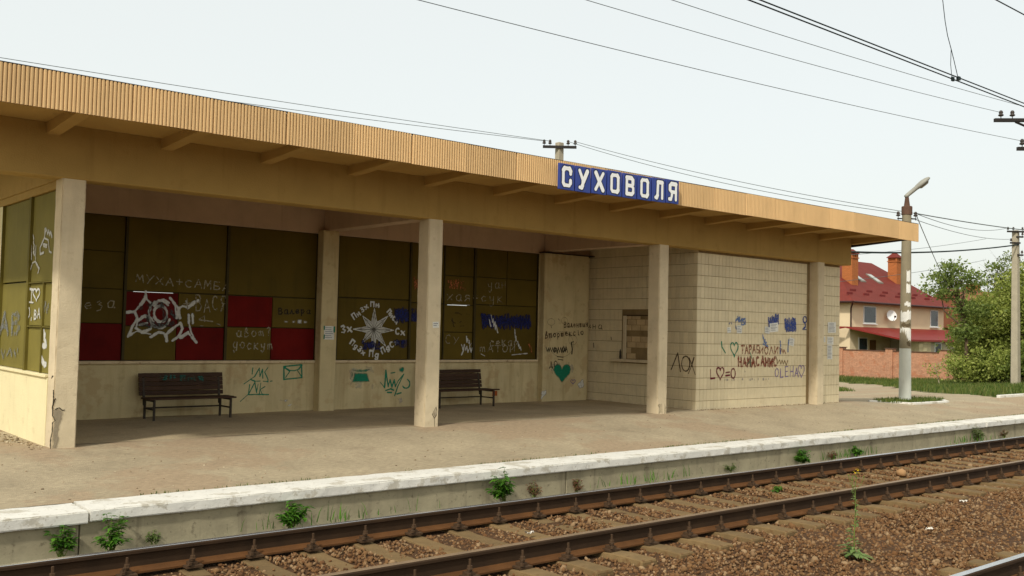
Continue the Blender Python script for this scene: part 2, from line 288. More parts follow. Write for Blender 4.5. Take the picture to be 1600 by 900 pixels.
GRAF = [
('B','chalk',[([(5.264,2.094),(5.283,2.209),(5.322,2.134),(5.362,2.203),(5.377,2.089)],0.014),([(5.428,2.21),(5.475,2.135)],0.014),([(5.54,2.201),(5.473,2.126),(5.444,2.073)],0.014),([(5.571,2.073),(5.692,2.186)],0.014),([(5.578,2.19),(5.685,2.069)],0.014),([(5.733,2.061),(5.794,2.176),(5.847,2.057)],0.014),([(5.753,2.104),(5.825,2.103)],0.014),([(5.948,2.085),(5.948,2.168)],0.014),([(5.903,2.13),(5.994,2.124)],0.014),([(6.14,2.142),(6.118,2.153),(6.103,2.157),(6.081,2.151),(6.066,2.142),(6.055,2.124),(6.05,2.103),(6.049,2.086),(6.066,2.068),(6.077,2.054),(6.096,2.051),(6.118,2.05),(6.136,2.057)],0.014),([(6.201,2.052),(6.261,2.176),(6.317,2.044)],0.014),([(6.228,2.101),(6.296,2.097)],0.014),([(6.357,2.038),(6.375,2.175),(6.416,2.081),(6.461,2.169),(6.468,2.032)],0.014),([(6.614,2.155),(6.525,2.158),(6.52,2.033),(6.591,2.03),(6.62,2.052),(6.608,2.083),(6.527,2.093)],0.014),([(6.671,2.015),(6.728,2.125),(6.781,2.009)],0.014),([(6.691,2.057),(6.759,2.053)],0.014)],[],0,30,0.008,0),
('B','white',[([(5.123,1.618),(5.263,1.633),(5.352,1.744),(5.408,1.827),(5.418,1.96),(5.449,1.823),(5.561,1.728),(5.622,1.812),(5.709,1.838),(5.799,1.789)],0.03),([(5.263,1.633),(5.312,1.537),(5.238,1.399),(5.174,1.239),(5.303,1.332),(5.521,1.289)],0.03),([(5.435,1.575),(5.319,1.5),(5.29,1.377),(5.388,1.316),(5.518,1.37),(5.554,1.48),(5.481,1.565),(5.379,1.556)],0.03),([(5.77,1.613),(5.764,1.564),(5.742,1.522),(5.709,1.493),(5.67,1.482),(5.629,1.491),(5.594,1.518),(5.57,1.559),(5.56,1.607),(5.566,1.656),(5.587,1.698),(5.62,1.726),(5.66,1.738),(5.7,1.729),(5.736,1.702),(5.76,1.662),(5.77,1.613)],0.03),([(5.813,1.524),(5.786,1.464),(5.745,1.42),(5.694,1.394),(5.64,1.391),(5.587,1.41),(5.541,1.449),(5.507,1.504),(5.489,1.569),(5.487,1.638),(5.503,1.704),(5.534,1.759),(5.578,1.798),(5.63,1.817),(5.685,1.814),(5.737,1.788),(5.78,1.744)],0.03),([(5.522,1.246),(5.641,1.32),(5.729,1.309),(5.78,1.191),(5.765,1.292),(5.873,1.388),(5.989,1.472),(6.022,1.384),(5.973,1.266),(5.869,1.189)],0.03),([(5.811,1.862),(5.888,1.777),(5.926,1.559),(5.956,1.706),(6.015,1.743),(6.1,1.725),(6.183,1.773),(6.262,1.847),(6.1,1.711)],0.03),([(5.998,1.237),(6.115,1.327),(6.184,1.251),(6.257,1.169),(6.169,1.328),(6.127,1.475),(6.122,1.608)],0.03),([(5.857,1.82),(5.944,1.706),(5.974,1.554)],0.03),([(5.35,1.429),(5.462,1.461)],0.03),([(6.066,1.828),(6.099,1.74),(6.217,1.833)],0.03),([(6.179,1.624),(6.194,1.476)],0.03)],[],0.006,22,0.008,0),
('B','greyspray',[([(5.746,1.612),(5.73,1.524),(5.679,1.46),(5.607,1.435),(5.534,1.456),(5.479,1.518),(5.457,1.604),(5.473,1.691),(5.523,1.756),(5.594,1.782),(5.668,1.761),(5.724,1.699),(5.746,1.612)],0.05),([(5.34,1.687),(5.566,1.752),(5.803,1.672),(5.927,1.529)],0.05),([(5.349,1.458),(5.58,1.405),(5.87,1.469)],0.05)],[],0.012,18,0.008,0.1),
('B','chalk',[([(6.228,1.798),(6.291,1.821),(6.304,1.877),(6.275,1.935),(6.225,1.927),(6.237,1.673),(6.298,1.682),(6.321,1.743),(6.289,1.803)],0.016),([(6.37,1.654),(6.409,1.867),(6.471,1.661)],0.016),([(6.385,1.731),(6.446,1.735)],0.016),([(6.579,1.895),(6.563,1.919),(6.544,1.924),(6.528,1.911),(6.513,1.887),(6.51,1.844),(6.507,1.808),(6.511,1.766),(6.522,1.735),(6.538,1.71),(6.554,1.701),(6.575,1.703),(6.587,1.727)],0.016),([(6.74,1.687),(6.73,1.929),(6.672,1.927),(6.652,1.873),(6.67,1.814),(6.735,1.806)],0.016),([(6.694,1.804),(6.656,1.681)],0.016)],[],0,30,0.008,0),
('B','chalk',[([(6.082,1.858),(6.094,1.711)],0.014),([(6.031,1.779),(6.142,1.795)],0.014),([(6.289,1.538),(6.38,1.6)],0.014),([(6.29,1.532),(6.523,1.508)],0.014),([(6.309,1.434),(6.361,1.432)],0.014),([(6.587,1.47),(6.651,1.456)],0.014),([(6.38,1.6),(6.383,1.504)],0.014)],[],0,30,0.008,0),
('B','chalk',[([(4.529,1.695),(4.61,1.708),(4.596,1.747),(4.545,1.74),(4.524,1.696),(4.553,1.655),(4.616,1.674)],0.014),([(4.697,1.762),(4.736,1.777),(4.76,1.756),(4.722,1.727),(4.771,1.709),(4.752,1.647),(4.702,1.628)],0.014),([(4.944,1.782),(4.897,1.791),(4.858,1.749),(4.867,1.687),(4.918,1.683),(4.943,1.731),(4.947,1.78),(4.943,1.69),(4.969,1.682)],0.014)],[],0,30,0.008,0),
('B','chalk',[([(7.013,1.357),(6.973,1.363),(6.938,1.322),(6.954,1.273),(6.994,1.267),(7.013,1.31),(7.012,1.355),(7.012,1.273),(7.033,1.271)],0.014),([(7.078,1.258),(7.084,1.349),(7.106,1.414),(7.128,1.388),(7.1,1.339),(7.135,1.333),(7.147,1.287),(7.106,1.264),(7.082,1.275)],0.014),([(7.285,1.321),(7.277,1.343),(7.263,1.363),(7.241,1.368),(7.223,1.359),(7.212,1.343),(7.205,1.319),(7.214,1.294),(7.231,1.277),(7.249,1.277),(7.264,1.283),(7.28,1.3),(7.282,1.32)],0.014),([(7.327,1.364),(7.343,1.288)],0.014),([(7.331,1.349),(7.36,1.368),(7.374,1.288)],0.014),([(7.374,1.354),(7.397,1.371),(7.417,1.288)],0.014),([(7.474,1.409),(7.506,1.436),(7.537,1.407),(7.506,1.362),(7.511,1.338)],0.014),([(7.509,1.297),(7.514,1.307)],0.014)],[],0,30,0.008,0),
('B','chalk',[([(6.953,1.177),(6.905,1.18),(6.886,1.13),(6.907,1.082),(6.944,1.096),(6.954,1.178),(6.945,1.044),(6.906,1.013),(6.895,1.042)],0.015),([(7.086,1.128),(7.077,1.157),(7.068,1.173),(7.045,1.179),(7.03,1.172),(7.018,1.156),(7.008,1.131),(7.014,1.107),(7.031,1.086),(7.048,1.08),(7.067,1.089),(7.077,1.103),(7.085,1.128)],0.015),([(7.201,1.146),(7.162,1.163),(7.133,1.113),(7.156,1.063),(7.199,1.08)],0.015),([(7.26,1.165),(7.257,1.063)],0.015),([(7.319,1.161),(7.262,1.109),(7.323,1.063)],0.015),([(7.384,1.151),(7.393,1.101),(7.437,1.098),(7.443,1.154),(7.434,1.041),(7.406,1.014),(7.382,1.04)],0.015),([(7.501,1.152),(7.506,1.062)],0.015),([(7.5,1.135),(7.527,1.157),(7.54,1.059)],0.015),([(7.539,1.14),(7.565,1.156),(7.583,1.061)],0.015)],[],0,30,0.008,0),
('B','black',[([(7.685,1.711),(7.729,1.719),(7.738,1.744),(7.718,1.765),(7.681,1.762),(7.686,1.663),(7.729,1.662),(7.75,1.692),(7.729,1.714)],0.014),([(7.849,1.737),(7.813,1.741),(7.79,1.714),(7.797,1.671),(7.831,1.668),(7.849,1.7),(7.845,1.737),(7.85,1.672),(7.864,1.668)],0.014),([(7.893,1.678),(7.909,1.683),(7.928,1.74),(7.95,1.675),(7.971,1.678)],0.014),([(8.005,1.713),(8.058,1.722),(8.047,1.749),(8.016,1.744),(8.004,1.714),(8.024,1.684),(8.065,1.696)],0.014),([(8.109,1.749),(8.116,1.65)],0.014),([(8.114,1.737),(8.145,1.753),(8.164,1.724),(8.14,1.689),(8.114,1.699)],0.014),([(8.271,1.745),(8.237,1.747),(8.215,1.724),(8.224,1.69),(8.253,1.686),(8.272,1.716),(8.274,1.743),(8.272,1.689),(8.287,1.686)],0.014)],[],0,30,0.008,0),
('B','white',[],[[(7.788,1.555),(7.864,1.551),(7.858,1.519),(7.789,1.517)],[(7.944,1.559),(7.997,1.563),(7.991,1.515),(7.946,1.514)],[(8.038,1.58),(8.123,1.582),(8.126,1.505),(8.041,1.51)],[(8.159,1.567),(8.224,1.546),(8.211,1.514),(8.161,1.519)]],0.004,60,0.006,0),
('B','white2',[],[[(9.587,1.815),(9.649,1.565),(9.883,1.685),(9.738,1.483),(10.019,1.427),(9.732,1.368),(9.85,1.136),(9.643,1.284),(9.594,1.025),(9.538,1.296),(9.349,1.195),(9.446,1.381),(9.158,1.432),(9.445,1.482),(9.346,1.671),(9.536,1.562)]],0.006,25,0.008,0),
('B','darkline',[([(9.587,1.431),(9.587,1.815)],0.009),([(9.587,1.431),(9.883,1.685)],0.009),([(9.587,1.431),(10.019,1.427)],0.009),([(9.587,1.431),(9.85,1.136)],0.009),([(9.587,1.431),(9.594,1.025)],0.009),([(9.587,1.431),(9.349,1.195)],0.009),([(9.587,1.431),(9.158,1.432)],0.009),([(9.587,1.431),(9.346,1.671)],0.009),([(9.587,1.431),(9.649,1.565)],0.009),([(9.587,1.431),(9.738,1.483)],0.009),([(9.587,1.431),(9.732,1.368)],0.009),([(9.587,1.431),(9.643,1.284)],0.009),([(9.587,1.431),(9.538,1.296)],0.009),([(9.587,1.431),(9.446,1.381)],0.009),([(9.587,1.431),(9.445,1.482)],0.009),([(9.587,1.431),(9.536,1.562)],0.009)],[],0,30,0.008,0),
('B','white',[([(9.587,1.815),(9.649,1.565)],0.012),([(9.649,1.565),(9.883,1.685)],0.012),([(9.883,1.685),(9.738,1.483)],0.012),([(9.738,1.483),(10.019,1.427)],0.012),([(10.019,1.427),(9.732,1.368)],0.012),([(9.732,1.368),(9.85,1.136)],0.012),([(9.85,1.136),(9.643,1.284)],0.012),([(9.643,1.284),(9.594,1.025)],0.012),([(9.594,1.025),(9.538,1.296)],0.012),([(9.538,1.296),(9.349,1.195)],0.012),([(9.349,1.195),(9.446,1.381)],0.012),([(9.446,1.381),(9.158,1.432)],0.012),([(9.158,1.432),(9.445,1.482)],0.012),([(9.445,1.482),(9.346,1.671)],0.012),([(9.346,1.671),(9.536,1.562)],0.012),([(9.536,1.562),(9.587,1.815)],0.012)],[],0.003,30,0.008,0),
('B','white',[([(9.507,1.855),(9.508,1.934),(9.578,1.933),(9.573,1.852)],0.022),([(9.623,1.902),(9.62,1.849)],0.022),([(9.62,1.878),(9.679,1.873)],0.022),([(9.674,1.903),(9.678,1.846)],0.022)],[],0.003,30,0.008,0),
('B','white',[([(9.169,1.609),(9.11,1.692),(9.158,1.728),(9.218,1.65)],0.022),([(9.222,1.71),(9.255,1.669)],0.022),([(9.24,1.69),(9.278,1.718)],0.022),([(9.26,1.738),(9.295,1.696)],0.022),([(9.286,1.8),(9.307,1.825),(9.333,1.821),(9.322,1.788),(9.362,1.791),(9.36,1.761),(9.326,1.744)],0.022),([(9.371,1.839),(9.459,1.831)],0.022),([(9.408,1.794),(9.421,1.876)],0.022)],[],0.003,30,0.008,0),
('B','white',[([(8.91,1.476),(8.953,1.49),(8.976,1.469),(8.941,1.429),(8.991,1.408),(8.967,1.37),(8.918,1.373)],0.022),([(9.033,1.464),(9.122,1.386)],0.022),([(9.043,1.381),(9.111,1.468)],0.022)],[],0.003,30,0.008,0),
('B','white',[([(10.138,1.449),(10.123,1.461),(10.113,1.466),(10.097,1.46),(10.082,1.45),(10.07,1.433),(10.066,1.417),(10.07,1.396),(10.076,1.375),(10.085,1.364),(10.102,1.358),(10.118,1.355),(10.131,1.366)],0.022),([(10.189,1.418),(10.259,1.341)],0.022),([(10.182,1.346),(10.266,1.413)],0.022)],[],0.003,30,0.008,0),
('B','white',[([(9.506,0.944),(9.515,1.049),(9.584,1.041),(9.581,0.937)],0.022),([(9.698,0.985),(9.654,0.99),(9.626,0.957),(9.647,0.927),(9.687,0.929),(9.699,0.984),(9.684,0.896),(9.642,0.882),(9.63,0.901)],0.022)],[],0.003,30,0.008,0),
('B','white',[([(9.791,0.992),(9.735,1.081),(9.795,1.117),(9.847,1.027)],0.022),([(9.911,1.128),(9.876,1.107),(9.871,1.072),(9.905,1.061),(9.929,1.086),(9.912,1.128),(9.939,1.06),(9.923,1.03),(9.9,1.035)],0.022),([(9.991,1.207),(9.973,1.206),(9.96,1.202),(9.954,1.191),(9.948,1.176),(9.95,1.161),(9.954,1.14),(9.968,1.128),(9.983,1.118),(9.998,1.117),(10.008,1.118),(10.021,1.125),(10.028,1.139)],0.022),([(10.046,1.206),(10.131,1.193)],0.022),([(10.07,1.161),(10.103,1.24)],0.022)],[],0.003,30,0.008,0),
('B','white',[([(9.863,1.757),(9.924,1.816),(9.958,1.781),(9.897,1.723)],0.022),([(9.956,1.73),(9.92,1.698)],0.022),([(9.94,1.714),(9.966,1.684)],0.022),([(9.984,1.698),(9.95,1.666)],0.022),([(10.06,1.655),(10.058,1.666),(10.052,1.673),(10.042,1.677),(10.029,1.679),(10.018,1.674),(10.006,1.667),(9.997,1.655),(9.994,1.642),(9.992,1.632),(9.998,1.622),(10.005,1.613),(10.017,1.61)],0.022),([(10.075,1.62),(10.073,1.549)],0.022),([(10.04,1.583),(10.112,1.581)],0.022)],[],0.003,30,0.008,0),
('B','white',[([(9.093,1.177),(9.144,1.249),(9.197,1.211),(9.143,1.14)],0.022),([(9.249,1.129),(9.218,1.148),(9.187,1.136),(9.188,1.105),(9.215,1.091),(9.25,1.129),(9.199,1.07),(9.166,1.074),(9.166,1.095)],0.022),([(9.31,1.122),(9.338,1.111),(9.344,1.083),(9.303,1.084),(9.318,1.046),(9.286,1.034),(9.261,1.064)],0.022),([(9.361,1.045),(9.382,0.966)],0.022),([(9.333,1),(9.41,1.008)],0.022)],[],0.003,30,0.008,0),
('B','blue',[([(10.026,1.823),(10.071,1.604),(10.083,1.803),(10.119,1.576),(10.125,1.78),(10.172,1.595),(10.189,1.78),(10.214,1.58),(10.226,1.831),(10.272,1.617),(10.272,1.81),(10.324,1.599),(10.327,1.804),(10.354,1.607),(10.381,1.809),(10.409,1.607),(10.427,1.807),(10.46,1.618),(10.491,1.813),(10.519,1.61)],0.032),([(10.06,1.825),(10.079,1.661),(10.122,1.809),(10.156,1.645),(10.181,1.797),(10.218,1.644),(10.242,1.782),(10.286,1.603),(10.318,1.781),(10.344,1.625),(10.364,1.753),(10.41,1.616),(10.435,1.781),(10.477,1.599),(10.499,1.739)],0.032)],[],0.02,14,0.008,0.1),
('B','blue',[([(9.363,1.216),(9.393,1.101),(9.419,1.199),(9.434,1.09),(9.459,1.198),(9.501,1.095),(9.518,1.2),(9.542,1.098),(9.562,1.206),(9.588,1.077),(9.612,1.179),(9.641,1.076),(9.653,1.173),(9.692,1.074),(9.71,1.191),(9.738,1.057)],0.026),([(10.065,1.216),(10.096,1.134),(10.11,1.226),(10.156,1.119),(10.174,1.223),(10.196,1.135),(10.21,1.222),(10.239,1.12),(10.272,1.243),(10.3,1.141),(10.311,1.24)],0.026)],[],0.02,14,0.008,0.1),
('B','blue',[([(12.102,1.772),(12.152,1.503),(12.18,1.784),(12.209,1.531),(12.261,1.769),(12.305,1.552),(12.327,1.747),(12.374,1.526),(12.393,1.746),(12.445,1.506),(12.489,1.744),(12.534,1.552),(12.563,1.743),(12.593,1.51),(12.63,1.749),(12.696,1.511),(12.709,1.794),(12.763,1.522),(12.786,1.794),(12.846,1.506),(12.884,1.758),(12.916,1.553),(12.945,1.744),(12.995,1.528),(13.02,1.782),(13.076,1.546),(13.122,1.772),(13.156,1.536),(13.2,1.748),(13.253,1.565),(13.281,1.796),(13.311,1.519),(13.354,1.781),(13.392,1.564)],0.034),([(12.126,1.774),(12.171,1.598),(12.201,1.762),(12.265,1.572),(12.304,1.763),(12.354,1.565),(12.408,1.744),(12.456,1.565),(12.49,1.745),(12.557,1.579),(12.6,1.747),(12.655,1.571),(12.679,1.747),(12.751,1.561),(12.777,1.716),(12.844,1.563),(12.896,1.729),(12.932,1.542),(12.979,1.74),(13.048,1.543),(13.085,1.725),(13.145,1.518),(13.17,1.705),(13.239,1.542),(13.285,1.689),(13.347,1.527),(13.373,1.71)],0.034),([(12.14,1.636),(12.2,1.534),(12.253,1.653),(12.309,1.54),(12.356,1.655),(12.424,1.566),(12.488,1.668),(12.55,1.555),(12.59,1.696),(12.665,1.575),(12.7,1.696),(12.777,1.597),(12.822,1.704),(12.885,1.595),(12.942,1.72),(13.012,1.603),(13.059,1.722),(13.139,1.619),(13.191,1.749),(13.239,1.65),(13.298,1.759)],0.034)],[],0.008,20,0.008,0),
('B','chalk',[([(11.226,2.145),(11.352,2.034)],0.015),([(11.235,2.033),(11.357,2.144)],0.015),([(11.563,2.143),(11.499,2.148),(11.448,2.1),(11.465,2.038),(11.528,2.026),(11.564,2.087),(11.562,2.142),(11.565,2.036),(11.595,2.027)],0.015),([(11.781,2.031),(11.773,2.143),(11.705,2.146),(11.673,2.12),(11.702,2.09),(11.781,2.083)],0.015),([(11.72,2.087),(11.66,2.032)],0.015),([(11.876,2.096),(11.991,2.097)],0.015),([(11.87,2.143),(11.987,2.15)],0.015),([(12.193,2.13),(12.132,2.144),(12.079,2.094),(12.12,2.041),(12.197,2.058)],0.015),([(12.293,2.146),(12.309,2.079),(12.38,2.067),(12.393,2.145),(12.386,1.978),(12.33,1.941),(12.292,1.979)],0.015),([(12.506,2.151),(12.501,2.025)],0.015),([(12.602,2.148),(12.511,2.088),(12.619,2.031)],0.015)],[],0,30,0.008,0),
('B','chalk',[([(12.24,2.412),(12.256,2.345),(12.329,2.339),(12.33,2.419),(12.329,2.266),(12.294,2.23),(12.26,2.258)],0.014),([(12.52,2.426),(12.467,2.429),(12.426,2.381),(12.44,2.316),(12.499,2.32),(12.525,2.367),(12.519,2.421),(12.527,2.328),(12.553,2.322)],0.014),([(12.6,2.447),(12.608,2.323)],0.014),([(12.611,2.382),(12.694,2.39)],0.014),([(12.687,2.458),(12.696,2.327)],0.014)],[],0,30,0.008,0),
('B','orange',[([(11.252,2.407),(11.294,2.273),(11.317,2.415),(11.341,2.254),(11.366,2.417),(11.402,2.271),(11.436,2.434),(11.465,2.265),(11.501,2.439),(11.537,2.258),(11.572,2.402),(11.605,2.262),(11.615,2.403),(11.655,2.239)],0.022),([(10.448,2.432),(10.471,2.208),(10.482,2.392),(10.525,2.226),(10.529,2.397)],0.022)],[],0.006,30,0.008,0.1),
('B','chalk',[([(11.326,1.335),(11.308,1.354),(11.283,1.354),(11.259,1.348),(11.237,1.336),(11.23,1.304),(11.223,1.278),(11.221,1.245),(11.235,1.22),(11.253,1.202),(11.271,1.194),(11.302,1.197),(11.32,1.204)],0.013),([(11.414,1.323),(11.468,1.242)],0.013),([(11.539,1.318),(11.468,1.23),(11.426,1.177)],0.013)],[],0,30,0.008,0),
('B','chalk',[([(12.41,1.234),(12.363,1.25),(12.324,1.198),(12.358,1.147),(12.41,1.16)],0.02),([(12.492,1.197),(12.574,1.215),(12.551,1.253),(12.5,1.244),(12.485,1.196),(12.513,1.154),(12.572,1.17)],0.02),([(12.641,1.272),(12.645,1.159)],0.02),([(12.717,1.267),(12.653,1.214),(12.733,1.163)],0.02),([(12.885,1.252),(12.84,1.261),(12.804,1.217),(12.817,1.162),(12.857,1.154),(12.891,1.204),(12.89,1.254),(12.886,1.163),(12.915,1.153)],0.02),([(12.968,1.256),(12.968,1.102)],0.02),([(12.963,1.235),(13.019,1.257),(13.047,1.217),(13.008,1.17),(12.969,1.179)],0.02)],[],0.003,30,0.008,0),
('B','chalk',[([(12.076,1.121),(12.081,1.037)],0.017),([(12.077,1.111),(12.123,1.126),(12.14,1.038)],0.017),([(12.134,1.108),(12.176,1.127),(12.198,1.039)],0.017),([(12.266,1.036),(12.341,1.162),(12.403,1.038)],0.017),([(12.296,1.083),(12.384,1.087)],0.017),([(12.458,1.159),(12.602,1.158)],0.017),([(12.533,1.158),(12.527,1.032)],0.017),([(12.79,1.098),(12.784,1.121),(12.773,1.148),(12.754,1.161),(12.724,1.165),(12.702,1.161),(12.675,1.145),(12.663,1.125),(12.662,1.099),(12.66,1.075),(12.677,1.051),(12.696,1.036),(12.723,1.033),(12.745,1.037),(12.767,1.052),(12.78,1.071),(12.788,1.099)],0.017),([(12.857,1.155),(12.859,1.031),(12.976,1.157),(12.972,1.03)],0.017)],[],0.003,30,0.008,0),
('B','white',[([(11.725,1.337),(11.74,1.22),(11.752,1.294),(11.795,1.192),(11.803,1.251),(11.813,1.139),(11.845,1.201)],0.018),([(11.609,1.173),(11.645,1.076),(11.681,1.168),(11.713,1.062),(11.741,1.141),(11.771,1.028),(11.819,1.119),(11.852,1.021),(11.871,1.109)],0.018),([(11.668,1.08),(11.614,0.972)],0.018),([(12.339,1.769),(12.378,1.622),(12.389,1.699),(12.409,1.549),(12.441,1.634),(12.456,1.484),(12.476,1.563),(12.519,1.42)],0.018),([(12.969,1.495),(12.983,1.414),(12.974,1.417),(12.99,1.332),(13.007,1.345),(13.013,1.259),(13.01,1.269)],0.018),([(13.055,1.248),(13.086,1.153),(13.089,1.19),(13.108,1.111),(13.139,1.137),(13.153,1.06)],0.018),([(12.901,0.97),(13.326,1.003)],0.018),([(12.103,0.988),(12.196,0.951)],0.018),([(12.293,1.68),(12.317,1.61),(12.316,1.606),(12.337,1.542),(12.335,1.539)],0.018)],[],0.005,30,0.008,0),
('B','orange',[([(13.33,1.268),(13.352,1.16),(13.382,1.199),(13.407,1.078),(13.429,1.153),(13.442,1.016),(13.478,1.067),(13.494,0.949)],0.016)],[],0,30,0.008,0.1),
('B','black',[([(11.622,1.694),(11.596,1.632),(11.524,1.592),(11.434,1.59),(11.361,1.626),(11.331,1.687),(11.357,1.748),(11.428,1.788),(11.518,1.79),(11.592,1.754),(11.622,1.694)],0.01),([(11.362,1.687),(11.405,1.521),(11.673,1.541)],0.01),([(11.666,1.787),(11.783,1.76)],0.01)],[],0,30,0.008,0.4),
('B','white',[([(11.346,1.955),(11.785,1.952)],0.01)],[],0,30,0.008,0),
('D','brownp',[([(14.199,1.618),(14.236,1.622),(14.246,1.649),(14.23,1.674),(14.196,1.672),(14.201,1.558),(14.242,1.56),(14.253,1.588),(14.236,1.619)],0.016),([(14.341,1.647),(14.314,1.653),(14.29,1.619),(14.299,1.572),(14.327,1.568),(14.341,1.606),(14.339,1.644),(14.345,1.575),(14.359,1.568)],0.016),([(14.379,1.575),(14.397,1.579),(14.409,1.646),(14.429,1.572),(14.448,1.576)],0.016),([(14.48,1.601),(14.526,1.61),(14.513,1.64),(14.489,1.636),(14.478,1.604),(14.494,1.57),(14.532,1.584)],0.016),([(14.568,1.646),(14.573,1.57)],0.016),([(14.568,1.608),(14.614,1.609)],0.016),([(14.611,1.649),(14.616,1.571)],0.016),([(14.655,1.648),(14.663,1.58)],0.016),([(14.657,1.635),(14.676,1.652),(14.688,1.579)],0.016),([(14.684,1.638),(14.705,1.652),(14.717,1.581)],0.016),([(14.751,1.649),(14.755,1.584),(14.778,1.583),(14.796,1.649),(14.8,1.585),(14.815,1.584)],0.016),([(14.845,1.667),(14.849,1.592)],0.016),([(14.845,1.63),(14.893,1.633)],0.016),([(14.888,1.67),(14.894,1.594)],0.016)],[],0,30,0.008,0),
('S','brownp',[([(15.21,1.631),(15.215,1.573),(15.171,1.57),(15.132,1.627),(15.134,1.569),(15.106,1.566)],0.014),([(15.045,1.634),(15.044,1.553)],0.014),([(15.044,1.594),(14.966,1.592)],0.014),([(14.965,1.629),(14.968,1.551)],0.014),([(14.779,1.625),(14.833,1.636),(14.874,1.6),(14.866,1.557),(14.819,1.549),(14.782,1.586),(14.786,1.625),(14.788,1.555),(14.762,1.544)],0.014)],[],0,30,0.008,0),
('D','brownp',[([(13.668,1.319),(13.673,1.403),(13.692,1.465),(13.71,1.447),(13.68,1.392),(13.718,1.387),(13.726,1.345),(13.696,1.326),(13.672,1.331)],0.018),([(13.766,1.42),(13.781,1.335)],0.018),([(13.772,1.406),(13.795,1.427),(13.813,1.34)],0.018),([(13.808,1.412),(13.829,1.43),(13.847,1.341)],0.018),([(13.962,1.397),(13.954,1.413),(13.944,1.423),(13.922,1.426),(13.907,1.424),(13.896,1.408),(13.892,1.39),(13.901,1.374),(13.911,1.361),(13.931,1.358),(13.949,1.364),(13.958,1.377),(13.963,1.398)],0.018),([(14.01,1.424),(14.02,1.308)],0.018),([(14.012,1.411),(14.044,1.432),(14.072,1.396),(14.045,1.358),(14.02,1.363)],0.018),([(14.114,1.436),(14.127,1.37)],0.018),([(14.118,1.424),(14.138,1.438),(14.156,1.372)],0.018),([(14.151,1.427),(14.176,1.444),(14.195,1.374)],0.018),([(14.243,1.421),(14.296,1.432),(14.281,1.464),(14.248,1.458),(14.236,1.421),(14.26,1.384),(14.305,1.395)],0.018),([(14.351,1.461),(14.353,1.382)],0.018),([(14.407,1.463),(14.355,1.421),(14.418,1.387)],0.018),([(14.523,1.46),(14.493,1.473),(14.467,1.433),(14.491,1.391),(14.529,1.405)],0.018),([(14.616,1.474),(14.62,1.41),(14.642,1.406)],0.018),([(14.611,1.497),(14.612,1.501)],0.018),([(14.764,1.456),(14.762,1.473),(14.748,1.489),(14.73,1.49),(14.711,1.482),(14.699,1.471),(14.695,1.452),(14.704,1.432),(14.715,1.419),(14.733,1.415),(14.753,1.422),(14.763,1.438),(14.765,1.453)],0.018)],[],0,30,0.008,0),
('D','black',[([(13.693,1.137),(13.727,1.045),(13.758,1.125),(13.777,1.038),(13.808,1.128),(13.854,1.045),(13.877,1.132),(13.904,1.051),(13.93,1.14),(13.96,1.036),(13.989,1.121),(14.022,1.038),(14.04,1.119),(14.083,1.04),(14.106,1.137),(14.138,1.028),(14.158,1.134),(14.191,1.027),(14.227,1.117),(14.243,1.042),(14.287,1.123),(14.312,1.038)],0.014),([(13.882,1.121),(13.926,1.024),(13.954,1.135),(14.013,1.01),(14.044,1.135),(14.08,1.03),(14.108,1.136),(14.15,1.015),(14.197,1.163),(14.239,1.043),(14.263,1.162),(14.315,1.027)],0.014)],[],0,30,0.008,0),
('D','black',[([(14.481,1.26),(14.418,1.242),(14.45,1.1),(14.439,1.002)],0.022)],[],0,30,0.008,0),
('D','darkthin',[([(14.483,1.204),(14.473,1.133),(14.439,1.068),(14.384,1.012),(14.311,0.969),(14.227,0.942),(14.136,0.933),(14.046,0.942),(13.961,0.969),(13.888,1.011),(13.832,1.066),(13.796,1.13),(13.782,1.198),(13.792,1.267),(13.824,1.331),(13.878,1.387),(13.948,1.431),(14.031,1.459),(14.121,1.469),(14.212,1.461),(14.298,1.436),(14.373,1.394),(14.431,1.339),(14.469,1.274),(14.483,1.204)],0.006),([(14.588,1.295),(14.58,1.255),(14.553,1.221),(14.513,1.199),(14.465,1.191),(14.417,1.198),(14.376,1.22),(14.348,1.253),(14.338,1.292),(14.346,1.332),(14.372,1.366),(14.412,1.389),(14.46,1.397),(14.508,1.39),(14.549,1.368),(14.578,1.335),(14.588,1.295)],0.006),([(13.924,1.669),(13.917,1.642),(13.895,1.618),(13.862,1.602),(13.822,1.596),(13.783,1.601),(13.749,1.615),(13.726,1.638),(13.717,1.665),(13.725,1.692),(13.746,1.715),(13.779,1.732),(13.818,1.738),(13.858,1.733),(13.892,1.719),(13.915,1.696),(13.924,1.669)],0.006),([(14.291,1.703),(14.285,1.676),(14.266,1.652),(14.238,1.636),(14.205,1.629),(14.171,1.634),(14.142,1.649),(14.122,1.672),(14.115,1.699),(14.121,1.727),(14.139,1.75),(14.167,1.767),(14.201,1.773),(14.234,1.768),(14.264,1.753),(14.283,1.731),(14.291,1.703)],0.006)],[],0,30,0.008,0),
('D','black',[([(14.014,0.941),(14.189,0.93)],0.012),([(14.04,0.885),(14.18,0.869)],0.012),([(13.823,1.578),(13.834,1.541)],0.012),([(14.026,1.74),(14.051,1.71)],0.012)],[],0,30,0.008,0),
('D','black',[([(13.796,0.694),(13.803,0.721),(13.881,0.724),(13.888,0.697)],0.013),([(13.814,0.719),(13.84,0.841),(13.873,0.725)],0.013),([(14.019,0.791),(14.01,0.812),(14.003,0.83),(13.986,0.842),(13.969,0.849),(13.953,0.842),(13.941,0.831),(13.93,0.807),(13.931,0.788),(13.935,0.764),(13.941,0.743),(13.957,0.733),(13.972,0.73),(13.993,0.732),(14.008,0.748),(14.017,0.767),(14.019,0.79)],0.013)],[],0,30,0.008,0),
